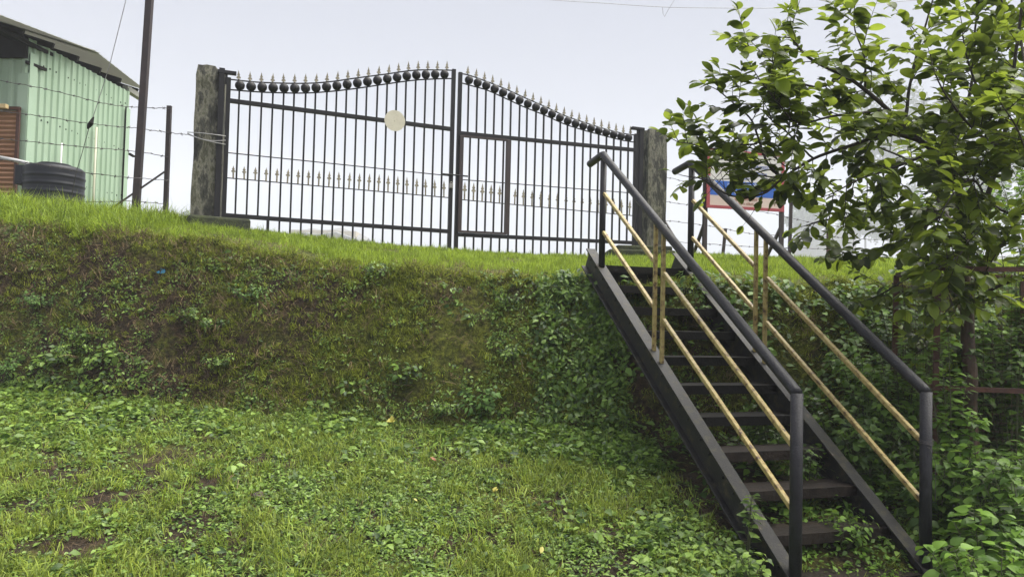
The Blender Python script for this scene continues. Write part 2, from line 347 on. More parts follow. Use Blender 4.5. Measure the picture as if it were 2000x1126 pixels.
me = bpy.data.meshes.new('ground')
me.vertices.add(len(gv)); me.vertices.foreach_set('co', gv.ravel())
me.loops.add(gf.size); me.loops.foreach_set('vertex_index', gf.ravel())
me.polygons.add(len(gf)); me.polygons.foreach_set('loop_start', np.arange(0, gf.size, 4)); me.polygons.foreach_set('use_smooth', np.ones(len(gf), bool))
me.update(calc_edges=True)
T = np.clip((GY - base_line(GX)) / (crest_line(GX) - base_line(GX)), -1, 2)
mossv = np.where(T > 0.95, 0.35, np.where(T < 0.02, -0.02, 0.0 + 0.05 * T + .06 * sstep(-4, -2, GX))).ravel()
a = me.attributes.new('moss', 'FLOAT', 'POINT'); a.data.foreach_set('value', mossv)
me.materials.append(MATS['soil'])
ground = bpy.data.objects.new('ground', me); COL.objects.link(ground); tag(ground, kind='structure')

# ------------------------------------------------------------------ gate
YL, YR = 9.6, 11.83
gl0 = P(437, 420, YL); gr0 = P(1240, 474, YR)
gdir = Vector((gr0.x - gl0.x, gr0.y - gl0.y, 0)); GW = gdir.length; gdir.normalize()
gn = Vector((gdir.y, -gdir.x, 0))                 # towards the camera
gorg = Vector((gl0.x, gl0.y, 0)); GA = math.atan2(gdir.y, gdir.x)
def G(px, py):
    d = ray(px, py); o = Vector((0, 0, EYE)); t = (gorg - o).dot(gn) / d.dot(gn); p = o + d * t
    return (p - gorg).dot(gdir), p.z
def gp(s, z, off=0.0): return gorg + gdir * s + Vector((0, 0, z)) + gn * off
def lerp_curve(pts):
    a = sorted(G(*p) for p in pts); xs = [k[0] for k in a]; zs = [k[1] for k in a]
    sp = smooth_pts([Vector((x, z, 0)) for x, z in a], 8)
    X = np.array([q.x for q in sp]); Z = np.array([q.y for q in sp])
    return lambda s: float(np.interp(s, X, Z))
def fit_line(a, b):
    (s0, z0), (s1, z1) = G(*a), G(*b); return lambda s: z0 + (z1 - z0) * (s - s0) / (s1 - s0)

def finial_mesh(name, stem):
    """cast spear head: pointed blade with two barbs and a collar; z = 0 at its foot"""
    m = MB(); h = 0.0
    if stem:
        m.lathe((0, 0, 0), [(0.013, 0), (0.013, 0.10), (0.010, 0.105)], 8); h = 0.10
    m.lathe((0, 0, h), [(0.009, 0), (0.016, 0.012), (0.009, 0.026)], 8)
    b = h + 0.02
    out = [(-0.008, 0), (-0.034, 0.012), (-0.030, 0.03), (-0.012, 0.042), (-0.016, 0.055), (-0.024, 0.062), (-0.012, 0.085), (0, 0.142)]
    pts = [Vector((x, 0, z + b)) for x, z in out] + [Vector((-x, 0, z + b)) for x, z in reversed(out[:-1])]
    m.extrude(pts, (0, 1, 0), 0.012)
    return mesh_from(name, m.v, m.f, 'finial_paint')
FIN_TOP = finial_mesh('finial', False); FIN_LOW = finial_mesh('spear', True)
bm_ = MB().lathe((0, 0, 0), [(0.062 * math.sin(math.pi * i / 10) * (1 + 0.03 * (i % 2)) + 0.001, -0.062 * math.cos(math.pi * i / 10)) for i in range(11)], 14)
bm_.v = [v * 1.0 for v in bm_.v]
BALL = mesh_from('ball', bm_.v, bm_.f, 'black_paint', True)
b_ = MB().box((0, 0, 0.5), (0.0115, 0.0115, 0.5)); BAR = mesh_from('bar', b_.v, b_.f, 'black_paint')

S_END = G(882, 300)[0]; S_BEG = G(895, 300)[0]; SR = G(1240, 370)[0]
top_up = lerp_curve([(447, 155), (510, 161), (589, 163), (642, 160), (695, 152.6), (749, 145.5), (802, 138), (837, 136.6), (884, 137.3)])
top_lo = lerp_curve([(447, 175), (510, 180), (589, 182), (642, 179), (695, 173), (749, 165), (802, 157.6), (837, 155), (884, 153.3)])
rtop_up = lerp_curve([(893, 143), (914.6, 146.6), (952, 159.7), (989, 174.6), (1026, 191.4), (1064, 208), (1101, 225), (1138, 238), (1176, 250), (1213, 259.6), (1241, 264)])
rtop_lo = lerp_curve([(893, 159.7), (926, 169), (952, 176.5), (989, 193), (1026, 210), (1064, 225), (1101, 241.7), (1138, 253.7), (1176, 264), (1213, 273.4), (1241, 278)])
mid_l = fit_line((450, 197), (878, 252)); bot_l = fit_line((436, 420), (878, 452))
mid_r = fit_line((895, 260), (1238, 293)); bot_r = fit_line((895, 458), (1238, 474))
rod_l = [fit_line((443, 298), (875, 343)), fit_line((440, 347), (877, 386))]
rod_r = [fit_line((893, 350), (1236, 377)), fit_line((893, 389), (1236, 421))]

def gate_leaf(s0, s1, upf, lof, mid, bot, rods, label, nbar, nfin, nlow, low_rng, skip=None, hinge_left=True):
    root = thing('gate_leaf', gp((s0 + s1) / 2, bot(s0) - 0.2), label, 'gate', 'leaves of the double gate')
    hs, ls = (s0, s1) if hinge_left else (s1, s0)
    # stiles
    for s, top, bt in ((hs, upf(hs) + 0.02, bot(hs) - 0.05), (ls, upf(ls) + 0.015, hz(*gp(ls, 0).xy) - 0.03)):
        MB().bar(gp(s, bt), gp(s, top), 0.055, 0.055, gn).build('stile', 'black_paint', root, bevel=0.004)
    MB().bar(gp(s0, mid(s0), .003), gp(s1, mid(s1), .003), 0.05, 0.055, (0, 0, 1)).build('rail', 'black_paint', root, bevel=0.004)
    MB().bar(gp(s0, bot(s0), .003), gp(s1, bot(s1), .003), 0.05, 0.055, (0, 0, 1)).build('rail', 'black_paint', root, bevel=0.004)
    for f in (upf, lof):
        ss = np.linspace(s0, s1, 40); MB().tube([gp(s, f(s)) for s in ss], 0.0095, 6).build('curved_rail', 'black_paint', root)
    for f in rods:
        MB().tube([gp(s0, f(s0)), gp(s1, f(s1))], 0.007, 6).build('rod', 'black_paint', root)
    for i in range(nbar):
        s = s0 + (s1 - s0) * (i + 1) / (nbar + 1)
        zb = max(hz(*gp(s, 0).xy) + 0.015, bot(s) - 0.42)
        if abs(s - hs) < 0.42: zb = bot(s)
        segs = [(zb, lof(s))]
        if skip and skip[0] < s < skip[1]: segs = [(zb, bot(s)), (mid(s), lof(s))]
        for a, b in segs:
            link('bar', BAR, root, gp(s, a), Euler((rng.uniform(-.003, .003), rng.uniform(-.004, .004), GA)), (1, 1, b - a))
    for i in range(nbar):
        s = s0 + (s1 - s0) * (i + 1.0) / (nbar + 1)
        z = (upf(s) + lof(s)) / 2
        link('ball', BALL, root, gp(s, z, 0.0), Euler((rng.uniform(0, 3), rng.uniform(0, 3), 0)))
    for i in range(nfin):
        s = s0 + (s1 - s0) * (i + 0.85) / (nfin + 0.6)
        link('finial', FIN_TOP, root, gp(s, upf(s) + 0.004), Euler((0, rng.uniform(-.05, .05), GA)), (.82, 1, .82))
    for i in range(nlow):
        s = low_rng[0] + (low_rng[1] - low_rng[0]) * (i + 0.5) / nlow
        link('spear', FIN_LOW, root, gp(s, rods[1](s) + 0.004), Euler((0, rng.uniform(-.04, .04), GA)), (.85, 1, .62 + .30 * min(1, s / 2.0)))
    return root
leafL = gate_leaf(0.0, S_END, top_up, top_lo, mid_l, bot_l, rod_l, 'left leaf of black spiked gate, carrying a round cream disc', 21, 21, 22, (0.03, S_END - 0.03))
wk0, wk1 = G(898, 360)[0], G(990, 360)[0]
leafR = gate_leaf(S_BEG, SR, rtop_up, rtop_lo, mid_r, bot_r, rod_r, 'right leaf of black spiked gate, with a small wicket door', 21, 22, 15, (wk1 + 0.06, SR - 0.02), (wk0 - .03, wk1 + .03), False)
# drop rod under the left leaf
s_, z_ = G(523, 430); MB().bar(gp(s_, hz(*gp(s_, 0).xy) - .02, .03), gp(s_, bot_l(s_), .03), 0.035, 0.035, gn).build('drop_bolt', 'black_paint', leafL)
# disc
s_, z_ = G(770, 237)
dsc = MB().lathe(gp(s_, z_, 0.035), [(0.147, 0), (0.147, 0.006)], 40, gn).build('disc', 'cream_disc', leafL); dsc['label'] = 'round blank cream disc fixed on the bars'
MB().lathe(gp(s_, z_, 0.041), [(0.012, 0), (0.010, 0.006)], 8, gn).build('rivet', 'cream_disc', dsc)
# wicket door : a part of the right leaf
zb0, zt0 = bot_r(wk0) + 0.035, mid_r(wk0) - 0.04
wroot = MB().bar(gp(wk0, zb0, .03), gp(wk0, zt0, .03), 0.06, 0.045, gn).build('wicket_door', 'brown_steel', leafR, bevel=0.004)
wroot['label'] = 'small wicket door of dark brown steel with five spears'
MB().bar(gp(wk1, bot_r(wk1) + .035, .03), gp(wk1, mid_r(wk1) - .04, .03), 0.075, 0.045, gn).build('stile', 'brown_steel', wroot, bevel=0.004)
zz = lambda s: mid_r(s) - .045
MB().bar(gp(wk0, zz(wk0), .032), gp(wk1, zz(wk1), .032), 0.035, 0.03).build('rail', 'brown_steel', wroot)
zz2 = lambda s: bot_r(s) + .045
MB().bar(gp(wk0, zz2(wk0), .032), gp(wk1, zz2(wk1), .032), 0.035, 0.03).build('rail', 'brown_steel', wroot)
for i in range(5):
    s = wk0 + (wk1 - wk0) * (i + 1) / 5.6
    link('bar', BAR, wroot, gp(s, zz2(s), .03), Euler((0, 0, GA)), (1, 1, zz(s) - zz2(s)))
    s = wk0 + (wk1 - wk0) * (i + 0.5) / 5.4
    link('spear', FIN_LOW, wroot, gp(s, rod_r[1](s), .03), Euler((0, 0, GA)))
# bolt across the two leaves
MB().tube([gp(S_END - 0.14, rod_l[0](S_END) + .01, .045), gp(S_BEG + 0.14, rod_l[0](S_END) + .01, .045)], 0.012, 8).build('latch_bolt', 'black_paint', leafL)
s_, z_ = G(879, 362)
lk = thing('padlock', gp(s_, z_ - .05, .05), 'small grey padlock hanging on the bolt between the gate leaves', 'padlock')
MB().box(gp(s_, z_ - .015, .055), (0.028, 0.013, 0.032), (gdir, gn, Vector((0, 0, 1)))).build('lock_body', 'lock_steel', lk, bevel=0.005)
MB().tube([gp(s_ + .018 * math.cos(a), z_ + .015 + .03 * math.sin(a), .055) for a in np.linspace(0, math.pi, 9)], 0.005, 6).build('shackle', 'lock_steel', lk)

# ------------------------------------------------------------------ concrete pillars
def pillar(px_l, px_r, Y, py_top, py_bot, label, side, foot):
    a = P(px_l, py_bot, Y); b = P(px_r, py_bot, Y); t = P(px_l, py_top, Y)
    w = (b - a).length; c = (a + b) / 2 + Vector((0, w / 2, 0)); H = t.z - a.z
    root = thing('gate_pillar', (c.x, c.y, a.z), label, 'pillar', 'concrete gate pillars')
    n = 14; m = MB(); ca, sa = math.cos(GA * .8), math.sin(GA * .8)
    k0 = 0
    rings = 16
    prof = []
    for i in range(rings + 1):
        z = a.z - 0.3 + (H + 0.3) * i / rings
        for j in range(4 * 6):
            e = j // 6; u = (j % 6) / 6
            x, y = [(-1 + 2 * u, -1), (1, -1 + 2 * u), (1 - 2 * u, 1), (-1, 1 - 2 * u)][e]
            q = Vector((x * w / 2, y * w / 2, 0)); q = Vector((q.x * ca - q.y * sa, q.x * sa + q.y * ca, 0))
            nz = mnoise.noise(Vector((x * 1.7 + c.x, y * 1.7, z * 3.1))) * 0.012
            if i == rings: nz += -0.02 + 0.02 * mnoise.noise(Vector((x * 2, y * 2, 3)))
            r = 1 + nz / (w / 2)
            zz_ = z + (0.025 * mnoise.noise(Vector((x * 1.5 + 3, y * 1.5, c.x))) - (0.05 if (x > 0.6 and side < 0) else 0) if i == rings else 0)
            m.v.append(Vector((c.x + q.x * r, c.y + q.y * r, zz_)))
    N_ = 24
    for i in range(rings):
        for j in range(N_): m.f.append((i * N_ + j, i * N_ + (j + 1) % N_, (i + 1) * N_ + (j + 1) % N_, (i + 1) * N_ + j))
    m.f.append(tuple(rings * N_ + j for j in range(N_)))
    m.build('shaft', 'concrete_moss', root)
    return root, c, w, a.z, H
pl, c, w, zb, H = pillar(366, 419, 9.52, 126, 424, 'taller mossy concrete pillar on the left end of the gate', -1, None)
s_hp = -0.085
MB().bar(gp(s_hp, zb - .05, 0.0), gp(s_hp, P(440, 136, YL).z, 0.0), 0.07, 0.09, gn).build('hinge_post', 'black_paint', pl, bevel=.004)
zt = P(440, 143, YL).z
MB().bar(gp(s_hp - .05, zt, .02), gp(0.09, zt, .02), 0.06, 0.045).build('bracket', 'black_paint', pl, bevel=.004)
MB().bar(gp(-.03, zt - .15, .01), gp(-.03, zt, .01), 0.03, 0.03, gn).build('hinge_pin', 'black_paint', pl)
fa = P(352, 436, 9.3); fb = P(474, 444, 9.65)
mid_ = (fa + fb) / 2; d_ = Vector((fb.x - fa.x, fb.y - fa.y, 0)); 
MB().box((mid_.x, mid_.y + .18, mid_.z - .05), (d_.length / 2, 0.26, 0.16), (d_.normalized(), Vector((-d_.normalized().y, d_.normalized().x, 0)), Vector((0, 0, 1)))).build('footing', 'moss_slab', pl, bevel=.03)
pr, c, w, zb, H = pillar(1256, 1296, 11.85, 251, 482, 'shorter mossy concrete pillar on the right end of the gate', 1, None)
s_hp = SR + 0.085
MB().bar(gp(s_hp, zb - .05, 0.0), gp(s_hp, P(1248, 253, YR).z, 0.0), 0.07, 0.09, gn).build('hinge_post', 'black_paint', pr, bevel=.004)
zt = P(1245, 252, YR).z
MB().bar(gp(s_hp + .05, zt, .02), gp(SR - .09, zt, .02), 0.06, 0.045).build('bracket', 'black_paint', pr, bevel=.004)
MB().bar(gp(SR + .03, zt - .15, .01), gp(SR + .03, zt, .01), 0.03, 0.03, gn).build('hinge_pin', 'black_paint', pr)
for k, (x0, x1, y0, y1, dy) in enumerate([(1190, 1318, 487, 502, .0), (1205, 1312, 479, 488, .03)]):
    a = P(x0, y1, 11.62 + dy); b = P(x1, y1, 11.72 + dy); t = P(x0, y0, 11.62 + dy)
    MB().box((a + b) / 2 + Vector((0, .26, (t.z - a.z) / 2 - .03)), ((b - a).length / 2, .27, (t.z - a.z) / 2 + .03)).build('footing', 'moss_slab', pr, bevel=.03)
# tie wire round the left pillar
tw = MB()
for k, (yA, yB, sag) in enumerate([(258, 268, 0.0), (262, 284, .02), (260, 276, .05)]):
    a = P(366, yA, 9.44); b = gp(-.01, P(443, yB, YL).z, .06)
    pts = [a.lerp(b, t) + Vector((0, -.03 * math.sin(math.pi * t), -sag * math.sin(math.pi * t))) for t in np.linspace(0, 1, 9)]
    tw.tube(pts, 0.006, 5)
tw = tw.build('tie_wire', 'grey_wire'); tag(tw, 'grey binding wire looped round the left pillar and gate stile', 'wire')

# ------------------------------------------------------------------ staircase
sb = P(1553, 1128, 4.45); st = P(1175, 521, 7.2)
hd = Vector((st.x - sb.x, st.y - sb.y, 0)); RUN = hd.length; hd.normalize(); wd = Vector((hd.y, -hd.x, 0))   # up the stairs ; to the right
ztop = st.z; zbot = sb.z; RISE = ztop - zbot; SW = 0.97
slope = Vector((hd.x * RUN, hd.y * RUN, RISE)).normalized(); snorm = wd.cross(slope).normalized()
if snorm.z < 0: snorm = -snorm
def S(u, w_, dz=0.0):   # u metres of run from the bottom post, w_ metres to the right of the left rail axis
    return Vector((sb.x, sb.y, 0)) + hd * u + wd * w_ + Vector((0, 0, zbot + RISE * u / RUN + dz))
stair = thing('steel_staircase', S(0, SW / 2), 'black open steel staircase with gold railings climbing the bank', 'staircase')
for side in (0, 1):
    sg = -1 if side == 0 else 1
    x0 = SW * side
    m = MB(); A = S(-0.30, x0, 0.0); B = S(RUN + 0.28, x0, 0.0)
    D = 0.20
    m.bar(A - snorm * (D / 2), B - snorm * (D / 2), 0.012, D - 0.02, snorm)                      # web
    flw = 0.10
    for q in (0.0, D):
        m.bar(A - snorm * q + wd * 0.0, B - snorm * q + wd * 0.0, flw, 0.014, snorm)
    o = m.build('stringer', 'stringer_paint', stair, bevel=.003)
# treads
NT = 11
for i in range(NT):
    u = -0.02 + (RUN + 0.10) * i / (NT - 1)
    c0 = S(u, SW / 2, 0.0); zt = zbot + RISE * u / RUN - 0.03
    ctr = Vector((c0.x, c0.y, zt))
    m = MB(); hw = SW / 2 - 0.012
    m.box(ctr + hd * 0.12 - Vector((0, 0, .004)), (hw, 0.125, 0.004), (wd, hd, Vector((0, 0, 1))))
    m.box(ctr + hd * (-0.001) - Vector((0, 0, .036)), (hw, 0.004, 0.034), (wd, hd, Vector((0, 0, 1))))
    m.box(ctr + hd * 0.241 - Vector((0, 0, .036)), (hw, 0.004, 0.034), (wd, hd, Vector((0, 0, 1))))
    m.build('tread', 'wet_tread' if i < 4 else 'dull_black', stair, bevel=.002)
BOLT = mesh_from('bolt', *(lambda m: (m.v, m.f))(MB().lathe((0, 0, 0), [(.011, 0), (.011, .008), (.006, .011)], 6)), 'stringer_paint')
for i in range(NT):
    u = -0.02 + (RUN + 0.10) * i / (NT - 1)
    for du in (.05, .17):
        q = S(u + du, 0, -.085) - wd * .007; link('bolt', BOLT, stair, q, (-wd).to_track_quat('Z', 'Y').to_euler())
# top landing plate edge
m = MB(); c0 = S(RUN + 0.12, SW / 2, 0)
m.box(Vector((c0.x, c0.y, ztop - .10)), (SW / 2 - .012, .006, .12), (wd, hd, Vector((0, 0, 1)))); m.build('riser_plate', 'dull_black', stair)
RH = 1.085
for side in (0, 1):
    x0 = SW * side
    lab = ['left railing of the staircase', 'right railing of the staircase'][side]
    # handrail tube: horizontal tail at the top, slope, elbow into the newel
    tail = S(RUN, x0, RH) + hd * 0.34 - Vector((0, 0, 0.02)) ; 
    pts = [tail, S(RUN, x0, RH) + hd * .05 + Vector((0, 0, .012)), S(RUN, x0, RH + .008), S(RUN - .07, x0, RH)] + [S(RUN - .07 - (RUN - .09) * t, x0, RH) for t in (0.33, .66, 1.0)]
    o = MB().tube(pts + [S(0.0, x0, RH - .006)], 0.036, 12).build('handrail', 'rail_paint', stair, smooth=True); o['label'] = lab
    gz = hz(*S(0, x0).xy)
    MB().tube([Vector((S(0, x0).x, S(0, x0).y, min(gz, zbot) - .12)), S(0, x0, RH * .5), S(0, x0, RH + .0)], 0.037, 12).build('newel_post', 'rail_paint', stair, smooth=True)
    MB().tube([S(RUN, x0, -.01), S(RUN, x0, RH)], 0.031, 12).build('top_post', 'rail_paint', stair, smooth=True)
    for q, ax_ in ((S(RUN, x0, RH - .035), Vector((0, 0, 1))),):
        MB().lathe(q, [(.036, -.008), (.041, -.003), (.0415, .003), (.036, .008)], 12, ax_).build('weld_bead', 'rail_paint', stair, smooth=True)
    u2 = RUN - 0.378 * RUN; u1 = u2 - 0.135
    for u_ in (u1, u2):
        MB().bar(S(u_, x0, 0.0), S(u_, x0, RH - .03), 0.030, 0.030, hd).build('gold_post', 'gold_paint', stair, bevel=.004)
    for off in (0.355, 0.73):
        MB().bar(S(RUN - .03, x0, RH - off), S(u2 + .018, x0, RH - off), 0.032, 0.032, (0, 0, 1)).build('gold_rail', 'gold_paint', stair, bevel=.006)
        MB().bar(S(u1 - .018, x0, RH - off + .01), S(.03, x0, RH - off + .02), 0.032, 0.032, (0, 0, 1)).build('gold_rail', 'gold_paint', stair, bevel=.006)
p = S(0, SW, RH * .70)
wt = MB()
for k in range(3):
    wt.tube([p + Vector((.042 * math.cos(a), .042 * math.sin(a), .012 * k + .006 * math.sin(a * 2 + k))) for a in np.linspace(0, 6.28, 14)], 0.0022, 4)
wt.tube([p + Vector((-.04, 0, 0)), p + Vector((.0, -.045, -.02)), p + Vector((.045, -.03, -.12)), p + Vector((.05, -.02, -.35))], .0022, 4)
tag(wt.build('binding_wire', 'wire_steel'), 'thin wire wound round the right newel post of the staircase', 'wire')

# ------------------------------------------------------------------ shed, tank, pipes
def corrugated(a, b, z0, z1, nrib, depth, nvec):
    """trapezoid-ribbed sheet from a to b (xy), z0..z1 (z1 may be a function of fraction)"""
    m = MB(); d = (b - a); L = d.length; d.normalize(); pts = []
    for i in range(nrib):
        for f, h in ((0.0, 0), (0.50, 0), (0.62, 1), (0.86, 1)):
            pts.append(((i + f) / nrib, h))
    pts.append((1.0, 0))
    for t, h in pts:
        q = a + d * (L * t) + nvec * (depth * h)
        m.v.append(Vector((q.x, q.y, z0))); m.v.append(Vector((q.x, q.y, z1 if not callable(z1) else z1(t))))
    for i in range(len(pts) - 1): m.f.append((2 * i, 2 * i + 2, 2 * i + 3, 2 * i + 1))
    return m
cor = P(58, 75, 12.3); far_ = P(252, 180, 15.0)
sx = Vector((far_.x - cor.x, far_.y - cor.y, 0)); SL = sx.length; sx.normalize(); sn = Vector((sx.y, -sx.x, 0))
if sn.x < 0: sn = -sn
fx = Vector((-1, 0.04, 0)).normalized(); fnv = Vector((0, -1, 0))
zg = hz(cor.x, cor.y) - 0.4
shed = thing('green_shed', (cor.x - 1.5, cor.y + 1.5, zg), 'pale green corrugated steel shed with overhanging roof and brown shutter', 'shed')
cxy = Vector((cor.x, cor.y, 0)); fxy = Vector((far_.x, far_.y, 0))
cuts = [0.0, 0.34, 0.68, 1.0]
for i in range(3):
    a = cxy.lerp(fxy, cuts[i]) + sn * (0.003 * (i % 2)); b = cxy.lerp(fxy, cuts[i + 1]) + sn * (0.003 * (i % 2))
    z0_, z1_ = cor.z + (far_.z - cor.z) * cuts[i], cor.z + (far_.z - cor.z) * cuts[i + 1]
    corrugated(a, b, zg, (lambda t, z0_=z0_, z1_=z1_: z0_ + (z1_ - z0_) * t), 6, 0.028, sn).build('wall_sheet', 'green_sheet', shed)
lft = cxy + fx * 4.0
corrugated(lft, cxy, zg, cor.z, 18, 0.03, fnv).build('wall_sheet', 'green_sheet', shed)
bck = lft + sx * SL
corrugated(bck, lft, zg, cor.z, 14, .03, -sn).build('wall_sheet', 'green_sheet', shed)
corrugated(fxy, bck, zg, cor.z, 18, .03, -fnv).build('wall_sheet', 'green_sheet', shed)
scr = MB()
for i in range(18):
    for zf in (.12, .38, .64, .90):
        if (i * 7 + int(zf * 50)) % 5 == 0: continue
        q = cxy.lerp(fxy, (i + .25) / 18) + sn * .004; scr.lathe(Vector((q.x, q.y, zg + (cor.z - zg) * zf + .02 * math.sin(i * 3.1))), [(.016, 0), (.014, .006)], 6, sn)
scr.build('screw_heads', 'dull_black', shed)
# corner flashing
m = MB(); m.box(cxy + sn * .036 + sx * .075 + Vector((0, 0, (zg + cor.z) / 2 - .12)), (.085, .004, (cor.z - zg) / 2 - .12), (sx, sn, Vector((0, 0, 1))))
m.box(cxy - fnv * -.036 + fx * .05 + Vector((0, 0, (zg + cor.z) / 2 - .3)), (.09, .004, (cor.z - zg) / 2 - .3), (fx, fnv, Vector((0, 0, 1)))); m.build('corner_flashing', 'green_trim', shed)
MB().box(fxy + sn * .036 - sx * .06 + Vector((0, 0, (zg + far_.z) / 2 - .2)), (.07, .004, (far_.z - zg) / 2 - .15), (sx, sn, Vector((0, 0, 1)))).build('corner_flashing', 'green_trim', shed)
MB().tube([fxy + sn * .07 - sx * .18 + Vector((0, 0, zg)), fxy + sn * .07 - sx * .18 + Vector((0, 0, far_.z - .35))], .014, 8).build('drain_pipe', 'dull_black', shed)
# roof: two sheets with real thickness, pitched up to the left, purlins below
e0 = P(-8, 26, 10.9); e1 = P(196, 104, 13.7); e2 = P(184, 100, 13.5); e3 = P(284, 178, 15.5)
rv = Vector((-1, 0.02, 0.30)).normalized()
def roof_sheet(a, b, length, lift):
    m = MB(); d = (b - a); n_ = 14; vs = []
    nn = d.cross(rv).normalized()
    if nn.z < 0: nn = -nn
    pts = []
    for i in range(n_):
        for f, h in ((0, 0), (.55, 0), (.65, 1), (.9, 1)): pts.append(((i + f) / n_, h))
    pts.append((1, 0))
    for t, h in pts:
        q = a + d * t + nn * (0.003 * h + lift)
        m.v += [q, q + rv * length, q - nn * .006, q + rv * length - nn * .006]
    for i in range(len(pts) - 1):
        k = 4 * i
        m.f += [(k, k + 4, k + 5, k + 1), (k + 2, k + 3, k + 7, k + 6), (k, k + 2, k + 6, k + 4)]
    return m
roof = roof_sheet(e0, e1, 5.2, 0.0).build('roof', 'roof_sheet', shed)
roof_sheet(e2, e3, 5.2, 0.02).build('roof_panel', 'roof_sheet', roof)
for t in (0.02, 0.17, 0.34, 0.5, 0.66, 0.82, 0.97):
    a = e0.lerp(e3, t); 
    if 0.2 < t < 0.95: a = a + Vector((0, 0, .03))
    zr = a + rv * 0.10 - Vector((0, 0, .065))
    MB().bar(zr, zr + rv * 4.6, 0.05, 0.10).build('rafter', 'dull_black', roof)
for k in (0.28, 0.55):
    a = e0 + rv * (k + .1) - Vector((0, 0, .15)); b = e3 + rv * (k + .1) - Vector((0, 0, .15))
    MB().bar(a + sx * .2, b - sx * .25, 0.08, 0.06).build('purlin', 'dull_black', roof)
MB().bar(cxy + fx * .0 + Vector((0, 0, cor.z - .18)) + fnv * .05, lft + Vector((0, 0, cor.z - .18)) + fnv * .05, .06, .34).build('header_beam', 'dull_black', shed)
MB().bar(cxy + Vector((0, -.06, cor.z - .42)), cxy + sx * .34 + sn * .05 + Vector((0, 0, cor.z - .42)), .04, .05).build('beam_stub', 'dull_black', shed)
MB().bar(e3 - sx * .5 + rv * .12 - Vector((0, 0, .12)), e3 + sx * .12 + rv * .1 - Vector((0, 0, .18)), .12, .10).build('gutter', 'roof_sheet', shed)
q = P(252, 300, 15.0); MB().bar(q, P(262, 306, 15.2), .06, .03).build('bracket', 'dull_black', shed)
# shutter
sh0 = P(36, 216, 12.22); sh1 = P(-140, 200, 12.22)
m = MB(); nsl = 30; zt_, zb_ = sh0.z, zg
for i in range(nsl):
    za = zb_ + (zt_ - zb_) * i / nsl; zc = zb_ + (zt_ - zb_) * (i + 1) / nsl
    ys = sh0.y; x0_, x1_ = sh1.x, sh0.x
    m.add([(x0_, ys + .01, za), (x1_, ys + .01, za), (x1_, ys - .022, (za + zc) / 2), (x0_, ys - .022, (za + zc) / 2), (x0_, ys + .01, zc), (x1_, ys + .01, zc)], [(0, 1, 2, 3), (3, 2, 5, 4)])
shut = m.build('shutter', 'shutter', shed); shut['label'] = 'brown ribbed roller shutter'
MB().bar((sh0.x + .02, sh0.y - .02, zb_), (sh0.x + .02, sh0.y - .02, zt_ + .03), .05, .04, (0, -1, 0)).build('guide_rail', 'rust', shut)
MB().bar((sh1.x, sh0.y - .02, zt_ + .03), (sh0.x + .045, sh0.y - .02, zt_ + .03), .05, .05).build('head_rail', 'rust', shut)
b0 = P(-20, 204, 12.1); b1 = P(14, 211, 12.1)
MB().box((b0 + b1) / 2, ((b1.x - b0.x) / 2, .04, .035)).build('shutter_lamp_box', 'cream_box', shed, bevel=.006)
# water tank in front
tc = P(106, 352, 11.55); tr = 0.42
ztk = tc.z + .20; prof = []
H0 = 1.05
for i in range(0, 61):
    z = -H0 + H0 * i / 60; rr_ = tr
    if z > -0.06: rr_ = tr - .05 * ((z + .06) / .06) ** 2
    band = ((z + H0) % 0.125)
    if z < -.12: rr_ += .009 if band < .03 else 0
    prof.append((rr_, z))
tank = thing('water_tank', (tc.x, tc.y, ztk - H0), 'black ribbed plastic water tank in front of the green shed', 'water tank')
tcx = Vector((tc.x, tc.y, ztk))
MB().lathe(tcx, prof, 40).build('tank_body', 'tank_plastic', tank, smooth=True)
MB().lathe(tcx + Vector((0, 0, .0)), [(.24, 0), (.24, .035), (.22, .05), (.05, .06)], 28).build('lid', 'tank_plastic', tank, smooth=False)
MB().box(tcx + Vector((-.34, -.10, -.16)), (.13, .13, .15)).build('inlet_box', 'tank_plastic', tank, bevel=.01)
def pipe(pts, r, mat, label, name='pvc_pipe'):
    o = MB().tube(pts, r, 10).build(name, mat, smooth=True); return tag(o, label, 'pipe')
pipe([P(-30, 302, 11.9), P(30, 313, 11.6), P(54, 319, 11.45), P(58, 324, 11.42)], .030, 'pvc', 'white plastic pipe leading to the top of the water tank')
pv = cxy + sx * (SL * .63) + sn * .09
a = P(177, 248, 14.0); b = P(171, 400, 14.0)
dd = cxy + sx * (SL * .60) + sn * .1
pipe([Vector((dd.x, dd.y, zg)), Vector((dd.x, dd.y, P(177, 248, dd.y).z))], .022, 'pipe_cream', 'tall thin cream pipe standing against the green shed wall')
dd = cxy + sx * (SL * .27) + sn * .1
pipe([Vector((dd.x, dd.y, zg)), Vector((dd.x, dd.y, P(110, 279, dd.y).z))], .015, 'pvc', 'short thin white pipe behind the black water tank')

# ------------------------------------------------------------------ tall pole, guy wire, fence posts, barbed wires
def post(name, pts, w, mat, label, group=None, brace=None):
    a, b = Vector(pts[0]), Vector(pts[1])
    root = thing(name, a, label, 'post', group)
    m = MB(); d = (b - a).normalized(); x = d.cross(Vector((0, 1, 0))).normalized(); y = d.cross(x)
    m.box((a + b) / 2 + y * (w * .35), (w / 2, .004, (b - a).length / 2), (x, y, d))
    m.box((a + b) / 2 + x * (w / 2 - .004), (.004, w * .4, (b - a).length / 2), (x, y, d))
    m.box((a + b) / 2 - x * (w / 2 - .004), (.004, w * .4, (b - a).length / 2), (x, y, d))
    m.build('upright', mat, root)
    if brace: MB().bar(brace[0], brace[1], w * .55, w * .4).build('brace', mat, root)
    return root
YF = 9.75
g_ = P(263, 428, YF); post('tall_pole', (Vector((g_.x, g_.y, hz(g_.x, g_.y) - .3)), P(296, -60, YF)), .085, 'brown_steel', 'tall dark brown steel pole rising out of the picture', None)
